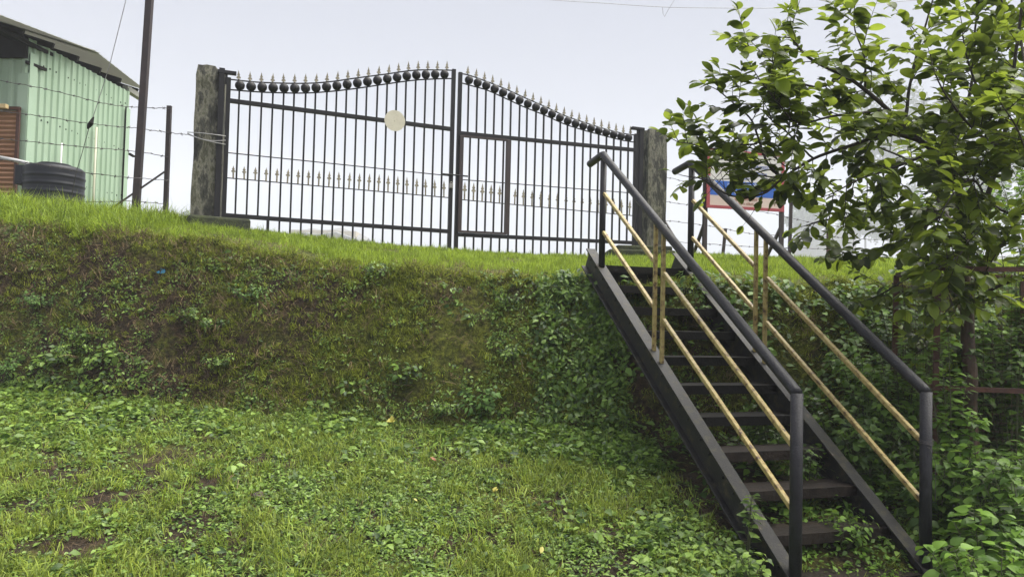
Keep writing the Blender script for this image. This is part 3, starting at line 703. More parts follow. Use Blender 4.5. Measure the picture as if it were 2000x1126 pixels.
g_ = P(323, 430, 9.9); post('fence_post', (Vector((g_.x, g_.y, hz(g_.x, g_.y) - .3)), P(331, 207, 9.9)), .055, 'brown_steel', 'braced brown fence post between the tall pole and left pillar', 'steel fence posts', (P(325, 333, 9.9), P(205, 416, 9.6)))
g_ = P(1294, 500, 12.3); post('fence_post', (Vector((g_.x, g_.y, hz(g_.x, g_.y) - .3)), P(1297, 333, 12.3)), .05, 'brown_steel', 'braced fence post right beside the right pillar', 'steel fence posts', (P(1297, 428, 12.25), P(1340, 500, 11.9)))
for x0, y0, x1, y1, Y, lab in [(1408, 512, 1417, 446, 13.0, 'short leaning fence post beneath the sign board'), (1617, 516, 1618, 440, 13.0, 'rusty fence post in front of the grey foggy wall'), (1541, 500, 1545, 395, 12.6, 'dark fence post behind the right sign leg')]:
    a = P(x0, y0, Y); post('fence_post', (Vector((a.x, a.y, hz(a.x, a.y) - .2)), P(x1, y1, Y)), .05, 'rust' if x0 == 1617 else 'brown_steel', lab, 'steel fence posts')
def barbed(pts, label, seed, mat='wire_steel', barbs=True, r=0.0045):
    rr_ = random.Random(seed); c_ = smooth_pts(pts, 14)
    c_ = [p + Vector((0, 0, rr_.uniform(-.006, .006))) for p in c_]
    m = MB().tube(c_, r, 5)
    if barbs:
        L = 0
        for i in range(len(c_) - 1):
            L += (c_[i + 1] - c_[i]).length
            if L > .13:
                L = 0; d = (c_[i + 1] - c_[i]).normalized(); p = c_[i]
                m.tube([p - d * .012, p + d * .012], r * 1.9, 5)
                for k in range(2):
                    v = Vector((rr_.uniform(-1, 1), rr_.uniform(-1, 1), rr_.uniform(-1, 1))).normalized() * .026; m.tube([p - v, p + v], r * .5, 4)
    return tag(m.build('barbed_wire', mat), label, 'barbed wire', 'strands of barbed wire')
wl = [([(-60, 148), (80, 172), (200, 201), (262, 209), (330, 212)], 'topmost strand of the left fence, crossing the shed under its eave'),
      ([(-60, 210), (60, 224), (180, 242), (262, 250), (330, 259), (366, 263)], 'second strand of the left fence, running on to the left pillar'),
      ([(-60, 266), (60, 277), (170, 288), (262, 295), (330, 307)], 'third strand of the left fence, above the water tank'),
      ([(-60, 305), (60, 318), (160, 336), (250, 346), (330, 352)], 'fourth strand of the left fence, level with the tank top'),
      ([(-60, 380), (90, 392), (190, 394), (262, 393), (330, 399)], 'lowest strand of the left fence, just above the grass')]
for k, (pp, lab) in enumerate(wl): barbed([P(x, y, 9.82 if x > 250 else 9.5) for x, y in pp], lab, 20 + k)
wr = [([(1297, 345), (1380, 362), (1480, 372), (1600, 380), (1760, 388), (2050, 400)], 'topmost strand of the right fence, passing behind the sign board'),
      ([(1297, 393), (1360, 402), (1480, 412), (1618, 440), (1760, 446), (2050, 460)], 'second strand of the right fence, below the sign board'),
      ([(1297, 430), (1380, 440), (1480, 457), (1618, 462), (1760, 470), (2050, 480)], 'third strand of the right fence, crossing the sign legs'),
      ([(1297, 470), (1380, 476), (1480, 482), (1618, 486), (1760, 492), (2050, 505)], 'lowest strand of the right fence, close above the grass')]
for k, (pp, lab) in enumerate(wr): barbed([P(x, y, 12.6) for x, y in pp], lab, 40 + k)
barbed([P(x, y, 12.4) for x, y in [(1245, 372), (1270, 388), (1297, 398)]], 'loose wire from the gate to the post by right pillar', 60, 'grey_wire', False)
gw = thing('guy_wire', P(150, 332, 9.6), 'thin slanting guy wire with a clamp crossing the shed wall', 'guy wire')
MB().tube([P(256, -40, 9.3), P(214, 128, 9.4), P(179, 238, 9.5)], .0045, 5).build('upper_wire', 'grey_wire', gw)
MB().tube([P(175, 246, 9.5), P(160, 300, 9.55), P(149, 336, 9.6), P(132, 425, 9.75)], .0045, 5).build('lower_wire', 'wire_steel', gw)
MB().tube([P(183, 228, 9.5), P(178, 240, 9.48), P(174, 246, 9.5), P(171, 252, 9.5)], [.008, .03, .028, .008], 8).build('clamp', 'dull_black', gw)
ov = smooth_pts([P(x, y, 16) for x, y in [(900, -22), (1065, -1), (1170, 6), (1294, 14), (1400, 16), (1520, 16), (1642, 12), (1800, 0), (2050, -16)]], 8)
oc = thing('overhead_cable', ov[20], 'thin overhead cable sagging across the sky with dangling loops', 'cable')
MB().tube(ov, .006, 5).build('cable', 'grey_wire', oc)
for x, y in ((1294, 14), (1642, 12)):
    MB().tube([P(x, y, 16), P(x + 1, y + 13, 16), P(x + 4, y + 19, 16), P(x + 12, y + 4, 16), P(x + 26, y - 18, 16)], .005, 5).build('dangling_loop', 'grey_wire', oc)

# ------------------------------------------------------------------ sign board
YS = 11.0
sa_, sb_ = P(1380, 405, YS), P(1530, 400, YS + .25)
sd = Vector((sb_.x - sa_.x, sb_.y - sa_.y, 0)); SWI = sd.length; sd.normalize(); sno = Vector((sd.y, -sd.x, 0))
SH = P(1383, 291, YS).z - sa_.z
sign = thing('sign_board', (sa_.x, sa_.y, hz(sa_.x, sa_.y)), 'white notice board with red frame and blue band, half hidden by leaves', 'sign')
def sp(u, v, off=0): return Vector((sa_.x, sa_.y, sa_.z)) + sd * (u * SWI) + Vector((0, 0, v * SH)) + sno * off
SAX = (sd, sno, Vector((0, 0, 1)))
def panel(u0, v0, u1, v1, off, t, name, mat, par):
    return MB().box((sp(u0, v0, off) + sp(u1, v1, off)) / 2, (abs(u1 - u0) * SWI / 2, t, abs(v1 - v0) * SH / 2), SAX).build(name, mat, par)
face = panel(0, 0, 1, 1, 0, .008, 'panel', 'sign_white', sign)
panel(0.03, 0.22, 0.97, 0.47, .0105, .002, 'blue_band', 'sign_blue', face)
panel(0.03, 0.045, 0.97, 0.22, .0095, .001, 'lower_band', 'sign_peach', face)
panel(-.005, -.005, 1.005, .045, .004, .014, 'frame', 'sign_red', sign); panel(-.005, .955, 1.005, 1.005, .004, .014, 'frame', 'sign_red', sign)
panel(-.005, .045, .035, .955, .004, .014, 'frame', 'sign_red', sign); panel(.965, .045, 1.005, .955, .004, .014, 'frame', 'sign_red', sign)
RM = Matrix((( sd.x, 0, sno.x), (sd.y, 0, sno.y), (0, 1, 0))).to_euler()
def text(body, u, v, size, mat, par, name='lettering'):
    cu = bpy.data.curves.new(name, 'FONT'); cu.body = body; cu.size = size; cu.align_x = 'CENTER'; cu.extrude = .0008; cu.materials.append(MATS[mat]); cu.resolution_u = 3
    tmp = bpy.data.objects.new(name, cu); COL.objects.link(tmp); dg = bpy.context.evaluated_depsgraph_get(); dg.update()
    lm = bpy.data.meshes.new_from_object(tmp.evaluated_get(dg)); bpy.data.objects.remove(tmp); lm.materials.clear(); lm.materials.append(MATS[mat])
    o = bpy.data.objects.new(name, lm); COL.objects.link(o); w_ = sp(u, v, .0145); po = origin(par); o.parent = par; o.location = w_ - po; o.rotation_euler = RM; ORG[o.as_pointer()] = w_
text('\u0936\u093e\u0938\u0928 \u0917\u094d\u0930\u093e\u092e\u092a\u0902\u091a\u093e\u092f\u0924', .56, .70, .085, 'ink_blue', face)
text('\u0935\u0928 \u092a\u0930\u093f\u0915\u094d\u0937\u0947\u0924 \u093f\u0935\u092d\u093e\u0917', .53, .575, .085, 'ink_blue', face)
text('\u0938\u0930\u0915\u093e\u0930', .5, .51, .045, 'ink_blue', face)
text('\u091c\u0932 \u0938\u0902\u0935\u0930\u094d\u0927\u0928 \u092f\u094b\u091c\u0928\u093e', .5, .37, .085, 'ink_white', face)
text('\u0938\u0930\u094d\u0935 \u0928\u093e\u0917\u0930\u093f\u0915', .5, .255, .085, 'ink_white', face)
text('\u0938\u0942\u091a\u0928\u093e \u092b\u0932\u0915 \u0915\u093e\u092e\u093e\u091a\u0947', .5, .15, .05, 'ink_brown', face)
text('\u0928\u093e\u0935 \u0935 \u0920\u093f\u0915\u093e\u0923', .5, .075, .05, 'ink_brown', face)
for u in (0.0, 1.0):
    b = sp(u, 0, -.05); a = Vector((b.x, b.y, hz(b.x, b.y) - .2))
    MB().bar(a, sp(u, 1.0, -.05), .06, .05, sno).build('leg', 'brown_steel', sign)
    q = sp(u, -.25, -.05); e = q - sno * .7 + sd * .12; e.z = hz(e.x, e.y) - .05
    MB().bar(q, e, .045, .04).build('brace', 'brown_steel', sign)

# ------------------------------------------------------------------ leaf meshes
def leaf_pts(L, Wd, fold=0.22, droop=0.25, n=5, shape='oval'):
    """leaf along +X from the stalk, upper side +Z; returns verts, faces"""
    vs = []; fs = []
    for i in range(n + 1):
        t = i / n
        if shape == 'oval': w_ = math.sin(math.pi * min(1, t ** 1.08 * 0.965 + .015)) ** 0.62
        elif shape == 'heart': w_ = (math.sin(math.pi * t ** 0.62) ** 0.85) if 0 < t < 1 else (0.12 if t == 0 else 0.0)
        else: w_ = math.sin(math.pi * t ** 0.8) ** 1.1
        w_ = max(w_, 0.03) * Wd / 2
        x = L * t * (1 - 0.06 * t * droop); z = -droop * L * t * t * 0.55
        vs += [(x, -w_, z + fold * w_), (x, 0, z), (x, w_, z + fold * w_)]
    for i in range(n):
        k = 3 * i; fs += [(k, k + 3, k + 4, k + 1), (k + 1, k + 4, k + 5, k + 2)]
    return np.array(vs), fs
class Leaves:
    """many leaves in one mesh"""
    def __init__(s): s.v = []; s.f = []; s.n = 0
    def add(s, proto, M4):
        v, f = proto; A = np.array(M4); w = v @ A[:3, :3].T + A[:3, 3]
        s.v.append(w); s.f += [tuple(i + s.n for i in q) for q in f]; s.n += len(v)
    def build(s, name, mat, parent=None):
        o = origin(parent); v = np.concatenate(s.v) - np.array(o)
        me = mesh_from(name, v.tolist(), s.f, mat, True); return link(name, me, parent)
def leaf_matrix(p, d, upv, roll=0.0, scale=1.0):
    d = d.normalized(); y = upv.cross(d)
    if y.length < 1e-4: y = d.orthogonal()
    y.normalize(); z = d.cross(y)
    if roll:
        q = Matrix.Rotation(roll, 3, d); y = q @ y; z = q @ z
    m = Matrix.Identity(4)
    for i in range(3): m[i][0] = d[i] * scale; m[i][1] = y[i] * scale; m[i][2] = z[i] * scale; m[i][3] = p[i]
    return m
def rv3(r): 
    while True:
        v = Vector((r.uniform(-1, 1), r.uniform(-1, 1), r.uniform(-1, 1)))
        if 0.05 < v.length < 1: return v.normalized()

LEAF_PROTO = [leaf_pts(1.0, 0.60, .22, d, 5, 'oval') for d in (0.15, 0.4, 0.65, 0.3)] + [leaf_pts(1.0, .44, .35, .5, 5, 'oval')]
HEART_PROTO = [leaf_pts(1.0, 0.68, .18, d, 5, 'heart') for d in (0.2, 0.45, 0.7)]
def proto_mesh(name, pr, mat): return [mesh_from(name, p[0].tolist(), p[1], mat, True) for p in pr]

def place_leaves(items, protos, mat, parent, keep, holder_name):
    """items: list of (matrix, score); the `keep` best-seen become leaf objects, the rest one mesh"""
    items = sorted(items, key=lambda t: -t[1])
    body = Leaves(); r = random.Random(3)
    for m, s in items[keep:]: body.add(protos[r.randrange(len(protos))], m)
    holder = body.build(holder_name, mat, parent)
    if items[keep:]: holder['kind'] = 'stuff'
    mm = proto_mesh('leaf', protos, mat)
    po = origin(holder)
    for m, s in items[:keep]:
        o = bpy.data.objects.new('leaf', mm[r.randrange(len(mm))]); COL.objects.link(o); o.parent = holder
        q = m.copy(); q.translation = q.translation - po; o.matrix_local = q
    return holder

# ------------------------------------------------------------------ the tree on the right
tr_ = random.Random(21)
limbs = {
 'trunk': ([(1900, 960, 5.95), (1896, 840, 5.95), (1893, 740, 5.9), (1890, 640, 5.9), (1884, 540, 5.85), (1880, 450, 5.8)], .062, .042),
 'a': ([(1880, 450, 5.8), (1872, 365, 5.75), (1845, 330, 5.7), (1824, 295, 5.65), (1796, 275, 5.6), (1765, 250, 5.6), (1734, 216, 5.55), (1689, 176, 5.5), (1648, 147, 5.5), (1578, 114, 5.45), (1548, 75, 5.45), (1536, 48, 5.45)], .034, .006),
 'b': ([(1765, 250, 5.6), (1772, 214, 5.6), (1777, 164, 5.65), (1792, 100, 5.7), (1812, 40, 5.75), (1830, -20, 5.8)], .016, .006),
 'c': ([(1881, 460, 5.8), (1840, 420, 5.9), (1807, 408, 6.0), (1727, 423, 6.1), (1668, 423, 6.2), (1610, 430, 6.4), (1575, 440, 6.5)], .02, .006),
 'd': ([(1796, 275, 5.6), (1730, 262, 5.4), (1660, 285, 5.35), (1590, 310, 5.4), (1528, 350, 5.45), (1489, 380, 5.5), (1429, 383, 5.5), (1370, 350, 5.5), (1345, 345, 5.5)], .017, .004),
 'e': ([(1528, 350, 5.45), (1499, 318, 5.45), (1479, 263, 5.5), (1464, 229, 5.5), (1425, 195, 5.5), (1400, 175, 5.5)], .011, .004),
 'f': ([(1479, 280, 5.5), (1430, 285, 5.6), (1385, 290, 5.6), (1350, 280, 5.65), (1322, 276, 5.65)], .008, .003),
 'g': ([(1881, 460, 5.8), (1925, 390, 5.7), (1955, 290, 5.6), (1975, 180, 5.55), (1990, 60, 5.5), (2000, -30, 5.5)], .026, .008),
 'h': ([(1845, 330, 5.7), (1880, 240, 5.9), (1900, 150, 6.0), (1905, 60, 6.1), (1915, -10, 6.2)], .018, .006),
 'i': ([(1884, 540, 5.85), (1830, 520, 6.0), (1770, 545, 6.1), (1720, 575, 6.2), (1680, 590, 6.3)], .016, .005),
 'j': ([(1890, 600, 5.9), (1950, 560, 5.6), (2020, 540, 5.4), (2090, 560, 5.3)], .018, .006),
 'k': ([(1689, 176, 5.5), (1690, 110, 5.5), (1672, 60, 5.5), (1668, 22, 5.5)], .009, .004),
 'l': ([(1734, 216, 5.55), (1640, 225, 5.3), (1560, 240, 5.25), (1510, 190, 5.2), (1480, 150, 5.2)], .011, .004),
 'm': ([(1925, 390, 5.7), (1985, 420, 5.5), (2050, 400, 5.4)], .014, .005),
 'n': ([(1880, 470, 5.8), (1870, 420, 6.3), (1800, 330, 6.6), (1700, 280, 6.7), (1620, 250, 6.7)], .018, .005),
 'o': ([(1890, 620, 5.9), (1860, 640, 6.0), (1820, 670, 6.1), (1790, 690, 6.2)], .012, .004),
 'p': ([(1955, 290, 5.6), (1920, 200, 5.3), (1890, 120, 5.2), (1880, 60, 5.2)], .012, .004),
 'q': ([(1840, 420, 5.6), (1760, 470, 6.0), (1690, 500, 6.2), (1640, 490, 6.4)], .012, .004),
 'r': ([(1824, 295, 5.65), (1740, 330, 5.3), (1680, 350, 5.2), (1620, 380, 5.2)], .012, .004),
 's': ([(1648, 147, 5.5), (1600, 170, 5.4), (1540, 150, 5.4), (1490, 105, 5.4), (1462, 92, 5.4)], .008, .003),
 't': ([(1590, 310, 5.4), (1540, 260, 5.35), (1490, 215, 5.35), (1505, 160, 5.35)], .008, .003),
 'u': ([(1990, 60, 5.5), (2010, 160, 5.2), (2030, 240, 5.1)], .010, .004),
 'w': ([(1528, 350, 5.45), (1500, 345, 5.6), (1450, 335, 5.7), (1400, 325, 5.75)], .007, .003),
 'x': ([(1590, 310, 5.4), (1545, 330, 5.6), (1500, 300, 5.7), (1450, 295, 5.8), (1410, 310, 5.8)], .007, .003),
 'C': ([(1528, 350, 5.45), (1500, 372, 5.6), (1460, 372, 5.7), (1425, 345, 5.75)], .007, .003),
 'E': ([(1884, 540, 5.85), (1850, 555, 5.5), (1862, 600, 5.3)], .007, .003),
 'F': ([(1890, 600, 5.9), (1925, 530, 5.4), (1955, 480, 5.2)], .008, .003),
 'G': ([(1881, 460, 5.8), (1890, 470, 5.3), (1870, 500, 5.1), (1840, 520, 5.0)], .008, .003),
 'y': ([(1955, 290, 5.6), (1900, 250, 5.1), (1850, 190, 5.0), (1820, 120, 5.0)], .012, .004),
 'z': ([(1975, 180, 5.55), (1940, 120, 5.9), (1960, 40, 6.0), (1950, -30, 6.1)], .012, .004),
 'A': ([(1955, 290, 5.6), (2010, 330, 5.0), (1990, 260, 4.8), (1960, 210, 4.7)], .010, .004),
 'B': ([(1925, 390, 5.7), (1900, 350, 5.1), (1860, 380, 4.9), (1830, 440, 4.9)], .010, .004),
 'v': ([(1881, 460, 5.8), (1830, 380, 6.5), (1850, 300, 6.9), (1880, 220, 7.1), (1940, 160, 7.2)], .018, .005),
}
tb = P(1900, 960, 5.95); tb.z = hz(tb.x, tb.y)
tree = thing('broadleaf_tree', tb, 'leafy tree with oval leaves leaning over the staircase from the right', 'tree')
leaf_items = []; twig_m = MB()
def RAILY(x): return 325 + (x - 1345) * (778 - 325) / (1830 - 1345)
def RAILD(x): return float(np.interp(x, [1345, 1500, 1650, 1830], [7.5, 6.2, 5.4, 4.7]))
view = Vector((0, 0, EYE))
def add_leaf(p, d, size, r, items):
    d = (d + Vector((0, 0, -0.12))).normalized()
    u = Vector((r.uniform(-.5, .5), r.uniform(-.6, .3), 1)).normalized()
    m = leaf_matrix(p, d, u, r.uniform(-.5, .5), size * r.choice((.5, .7, .85, .95, 1.0, 1.1, 1.2)) * r.uniform(.9, 1.1))
    c = p + d * size * .5
    rel = c - view; dz_ = rel.dot(fwd); lx = CX + F_PX * rel.dot(rt) / dz_; ly = CY - F_PX * rel.dot(up) / dz_
    if (1385 < lx < 1850 and abs(ly - RAILY(lx)) < 30 and c.y < RAILD(lx) + .1) or (1300 < lx < 1362 and 302 < ly < 352) or (1376 < lx < 1428 and 335 < ly < 410) or (1376 < lx < 1500 and 305 < ly < 400 and r.random() < .3): return          # pruned back from the handrail
    n = m.to_3x3() @ Vector((0, 0, 1)); n.normalize()
    tow = (view - c).normalized()
    items.append((m, abs(n.dot(tow)) * size - 0.055 * (c - view).length + r.uniform(0, .03)))
def twig(p, d, L, r, items, size):
    n = max(3, int(L / .042)); pts = [p]; q = p.copy(); dd = d.normalized()
    bend = rv3(r) * .25 + Vector((0, 0, .12))
    for i in range(n):
        dd = (dd + bend / n).normalized(); q = q + dd * (L / n); pts.append(q.copy())
    twig_m.tube(pts, [.0042 - .003 * i / n for i in range(n + 1)], 4, False)
    side = dd.cross(Vector((0, 0, 1))); side = side.normalized() if side.length > .1 else Vector((1, 0, 0))
    for i in range(1, n + 1):
        if r.random() < .08: continue
        ax = (pts[i] - pts[i - 1]).normalized(); sgrow = size * (0.75 + .35 * math.sin(math.pi * i / n))
        ph = 0 if i % 2 == 0 else .9
        for s_ in (-1, 1):
            if r.random() < .07: continue
            v = side * s_ * math.cos(ph) + Vector((0, 0, 1)) * s_ * .5 * math.sin(ph)
            add_leaf(pts[i], ax * .55 + v * .9 + rv3(r) * .28, sgrow, r, items)
    add_leaf(pts[-1], dd + rv3(r) * .2, size * .8, r, items)
def grow(curve, r0, items, size, twl, step, r, start=.12):
    L = 0; tot = sum((curve[i + 1] - curve[i]).length for i in range(len(curve) - 1)); acc = 0; nxt = tot * start
    for i in range(len(curve) - 1):
        seg = curve[i + 1] - curve[i]; acc += seg.length
        while acc > nxt:
            nxt += step * r.uniform(.6, 1.4)
            d = seg.normalized(); o = rv3(r); o = (o - d * o.dot(d)).normalized()
            o = (o + Vector((0, 0, .25))).normalized()
            twig(curve[i + 1], d * r.uniform(.3, .8) + o, r.uniform(*twl), r, items, size)
    d = (curve[-1] - curve[-2]).normalized(); twig(curve[-1], d, twl[1] * .4, r, items, size)
trunk_ob = None
for k, (pp, r0, r1) in limbs.items():
    c_ = [P(*q) for q in pp]
    if k == 'trunk': c_[0].z = hz(c_[0].x, c_[0].y) - .1
    c_ = smooth_pts(c_, 5)
    n_ = len(c_)
    c_ = [p + Vector((mnoise.noise(p * 3), mnoise.noise(p * 3 + Vector((9, 0, 0))), mnoise.noise(p * 3 + Vector((0, 9, 0))))) * (.012 if 0 < i < n_ - 1 else 0) for i, p in enumerate(c_)]
    o = MB().tube(c_, [r0 + (r1 - r0) * (i / (n_ - 1)) ** .8 for i in range(n_)], 10 if k == 'trunk' else 7).build('trunk' if k == 'trunk' else 'limb', 'bark' if k == 'trunk' else 'limb_bark', tree if k == 'trunk' else trunk_ob, smooth=True)
    if k == 'trunk': trunk_ob = o
    else:
        grow(c_, r0, leaf_items, .116, (.18, .38), .066, tr_, .22 if k in 'aghnv' else .12)
crown = place_leaves(leaf_items, LEAF_PROTO, 'leaf_tree', tree, 300, 'crown')
twig_m.build('twigs', 'limb_bark', trunk_ob)['kind'] = 'stuff'
N_TREE = len(leaf_items)

# ------------------------------------------------------------------ tree guard (rusty cage round the trunk)
gbase = P(1935, 900, 5.75); ga0 = P(1832, 524, 5.45)
guard = thing('tree_guard', (gbase.x, gbase.y, hz(gbase.x, gbase.y)), 'rusty steel tree guard with wire mesh around the trunk', 'tree guard')
c0 = Vector((P(1832, 524, 5.45).x, 5.45, 0)); wx = Vector((0.985, -.17, 0)).normalized(); wy = Vector((.17, .985, 0))
gw_ = .98
zt_ = ga0.z; zm_ = P(1822, 757, 5.45).z
cs = [c0, c0 + wx * gw_, c0 + wx * gw_ + wy * .9, c0 + wy * .9]
for k, q in enumerate(cs):
    zb_ = hz(q.x, q.y) - .1
    MB().bar(Vector((q.x - .03 * (k in (0, 3)), q.y, zb_)), Vector((q.x, q.y, zt_)), .04, .02, wy).build('post', 'rust', guard)
for z in (zt_, zm_, zm_ - .75):
    for k in range(4):
        a, b = cs[k], cs[(k + 1) % 4]
        MB().bar(Vector((a.x, a.y, z + .004 * (k % 2))), Vector((b.x, b.y, z + .004 * (k % 2) + (0))), .015, .035).build('rail', 'rust', guard)
mm_ = MB()
for k in range(4):
    a, b = cs[k], cs[(k + 1) % 4]; zb_ = hz(a.x, a.y)
    for i in range(1, 16):
        q = a.lerp(b, i / 16); mm_.tube([Vector((q.x, q.y, zb_)), Vector((q.x, q.y, zt_))], .0009, 3, False)
    z = zb_ + .06
    while z < zt_:
        mm_.tube([Vector((a.x, a.y, z)), Vector((b.x, b.y, z))], .0009, 3, False); z += .062
mo = mm_.build('wire_mesh', 'rust', guard)

# ------------------------------------------------------------------ shrubs at the lower right
def shrub(x, y, hgt, rad, size, mat, label, nst, seed, keep, name='leafy_shrub', group='leafy shrubs beside the staircase', protos=HEART_PROTO, cat='shrub', lean=Vector((0, 0, 0))):
    r = random.Random(seed); z = hz(x, y); root = thing(name, (x, y, z), label, cat, group)
    items = []; sm = MB()
    for i in range(nst):
        a = r.uniform(0, 6.28); rr_ = rad * math.sqrt(r.random()); tip = Vector((x + rr_ * math.cos(a), y + rr_ * math.sin(a), z + hgt * r.uniform(.45, 1.0))) + lean * r.uniform(.3, 1)
        b = Vector((x + .25 * rr_ * math.cos(a), y + .25 * rr_ * math.sin(a), z - .02)); midp = b.lerp(tip, .55) + Vector((0, 0, .12 * hgt))
        c_ = smooth_pts([b, midp, tip], 6); L = sum((c_[k + 1] - c_[k]).length for k in range(len(c_) - 1))
        sm.tube(c_, [.005 - .0035 * k / len(c_) for k in range(len(c_))], 4, False)
        n = max(4, int(L / (size * .55)))
        for k in range(n):
            t = .18 + .82 * k / (n - 1); f = t * (len(c_) - 1); j = min(int(f), len(c_) - 2); p = c_[j].lerp(c_[j + 1], f - j); ax = (c_[j + 1] - c_[j]).normalized()
            ph = k * 2.4 + r.uniform(-.4, .4); o = ax.orthogonal().normalized(); o = Matrix.Rotation(ph, 3, ax) @ o
            for s_ in ((1, -1) if r.random() < .6 else (1,)):
                st_ = size * r.uniform(.2, .5); d = (o * s_ + ax * .35 + Vector((0, 0, r.uniform(-.25, .25)))).normalized(); q = p + d * st_
                sm.tube([p, q], .0016, 3, False)
                m = leaf_matrix(q, (d + Vector((0, 0, -.25))).normalized(), Vector((r.uniform(-.35, .35), r.uniform(-.6, .2), 1)).normalized(), r.uniform(-.4, .4), size * r.uniform(.6, 1.15) * (1.1 - .25 * t))
                nn = (m.to_3x3() @ Vector((0, 0, 1))).normalized(); tw_ = (view - q).normalized()
                items.append((m, abs(nn.dot(tw_)) - .3 * (q - view).length + .5 * t))
    sm.build('stems', 'stem', root)
    place_leaves(items, protos, mat, root, min(keep, len(items) - 1), 'foliage')
    return root
def at(px, Y): 
    q = P(px, 600, Y); return q.x, q.y
shr = [
 (1950, 3.95, .62, .34, .088, 'leaf_shrub_light', 'bright green shrub in the bottom right corner of the picture', 22, 60),
 (1925, 4.45, .60, .28, .085, 'leaf_shrub_light', 'light green shrub just right of the right newel post', 18, 40),
 (2010, 4.5, .70, .30, .085, 'leaf_shrub', 'tall shrub at the right edge below the guard rail', 18, 30),
 (1835, 5.15, .55, .26, .08, 'leaf_shrub', 'shrub crowding the right stringer near the lowest treads', 16, 30),
 (1930, 5.15, .80, .28, .08, 'leaf_shrub_light', 'upright shrub growing at the foot of the tree guard', 14, 30),
 (1700, 5.75, .62, .34, .075, 'leaf_shrub', 'shrub below the right railing, middle of the flight', 18, 20),
 (1640, 6.2, .60, .36, .072, 'leaf_shrub', 'dark shrub behind the right railing under the bank', 18, 0),
 (1780, 6.0, .80, .36, .075, 'leaf_shrub', 'shrub between the right railing and the tree guard', 18, 20),
 (1980, 6.0, 1.5, .32, .085, 'leaf_shrub', 'tall leafy bush inside the wire mesh', 16, 20),
 (1850, 6.3, 1.25, .40, .08, 'leaf_shrub', 'dark bush behind the rusty guard post', 20, 0),
 (1960, 6.8, 1.7, .50, .085, 'leaf_shrub', 'tall dark bush behind the tree guard', 26, 0),
 (2060, 6.2, 1.6, .45, .085, 'leaf_shrub', 'dark bush beyond the tree guard at the right edge', 22, 0),
 (1760, 6.9, 1.15, .42, .075, 'leaf_shrub', 'bush at the dark bank right of the staircase', 20, 0),
 (1880, 7.6, 1.1, .55, .08, 'leaf_shrub', 'bush on the crest of the bank behind the tree', 24, 0),
 (2030, 8.2, 1.5, .6, .085, 'leaf_shrub', 'large bush on the crest at the far right', 24, 0),
 (1700, 6.6, 1.0, .36, .085, 'leaf_shrub_light', 'leafy bush against the bank just right of the upper flight', 18, 0),
 (1765, 5.9, 1.15, .30, .085, 'leaf_shrub_light', 'leafy bush left of the rusty guard post', 16, 20),
 (1870, 6.05, 1.35, .26, .085, 'leaf_shrub', 'leafy bush just behind the near guard mesh', 14, 20),
 (2000, 4.9, .62, .26, .09, 'leaf_shrub_light', 'leafy bush at the right edge under the guard rail', 14, 20),
 (1900, 5.0, .62, .26, .085, 'leaf_shrub', 'leafy shrub close behind the right newel post', 14, 20),
 (2010, 6.3, 1.9, .34, .085, 'leaf_shrub_light', 'tallest leafy bush at the right edge, above the guard rail', 16, 20),
 (1865, 5.25, 1.5, .20, .08, 'leaf_shrub_light', 'slender leafy bush beside the rusty guard post', 9, 20),
 (1580, 5.55, .40, .26, .06, 'leaf_shrub', 'low weedy shrub seen through the middle treads', 14, 0),
 (1500, 6.1, .45, .30, .06, 'leaf_shrub', 'weedy shrub in the dark under the upper treads', 16, 0),
 (1640, 4.95, .20, .22, .050, 'leaf_shrub_light', 'low leafy plant growing through the lowest treads', 14, 20),
 (1462, 4.72, .46, .08, .06, 'leaf_weed', 'leafy vine climbing over the left stringer', 3, 30),
 (1478, 4.4, .24, .12, .055, 'leaf_weed', 'light green vine at the foot of the left stringer', 8, 30),
]
for k, (px, Y, h_, rd, sz, mt, lab, nst, keep) in enumerate(shr):
    x, y = at(px, Y); shrub(x, y, h_, rd, sz, mt, lab, nst, 100 + k, keep)

# herbs standing out on the bank and the lawn
herbs = [(490, 7.75, 575, 'round leafy herb high on the bank left of centre'), (380, 7.75, 622, 'pale leafy herb patch in the middle of the left bank'), (410, 7.6, 640, 'second leafy herb beside the pale patch on left bank'),
 (735, 7.45, 545, 'dark green herb hanging just below the crest, mid picture'), (150, 7.95, 680, 'small leafy herb low on the bank below the shed'), (180, 7.95, 655, 'small leafy herb above the low left one'),
 (25, 8.0, 720, 'leafy herb on the bank at the left edge'), (430, 7.45, 722, 'sprawling herb low on the bank left of centre'), (790, 6.95, 752, 'single big-leaved herb at the foot of the bank, mid picture'),
 (940, 6.75, 815, 'bright bushy herb at the foot of the bank near the creeper'), (995, 7.1, 690, 'feathery grey-green herb on the bare bank near the creeper'), (1000, 7.35, 585, 'leafy herb under the crest beside the creeper'),
 (80, 7.95, 590, 'leafy herb high on the bank below the tank'), (870, 6.9, 790, 'low herb at the bank foot between two bright herbs')]
def on_bank(px, py, Y0):
    """walk the pixel's ray until it meets the ground"""
    d = ray(px, py); t = 3.0; o = Vector((0, 0, EYE))
    while t < 14:
        q = o + d * t
        if hz(q.x, q.y) > q.z: return q
        t += .03
    return o + d * Y0
for k, (px, Y, py, lab) in enumerate(herbs):
    q = on_bank(px, py, Y)
    big = k in (8, 9)
    shrub(q.x, q.y - .02, .13 if not big else .28, .22 if not big else .17, .038 if not big else .066, ['leaf_herb', 'leaf_weed', 'leaf_creeper'][k % 3] if k not in (3, 11) else 'leaf_creeper', lab, 12 if not big else 9, 300 + k, 0, 'leafy_herb', 'herbs growing on the bank', HEART_PROTO, 'herb', Vector((0, -.10, 0)))

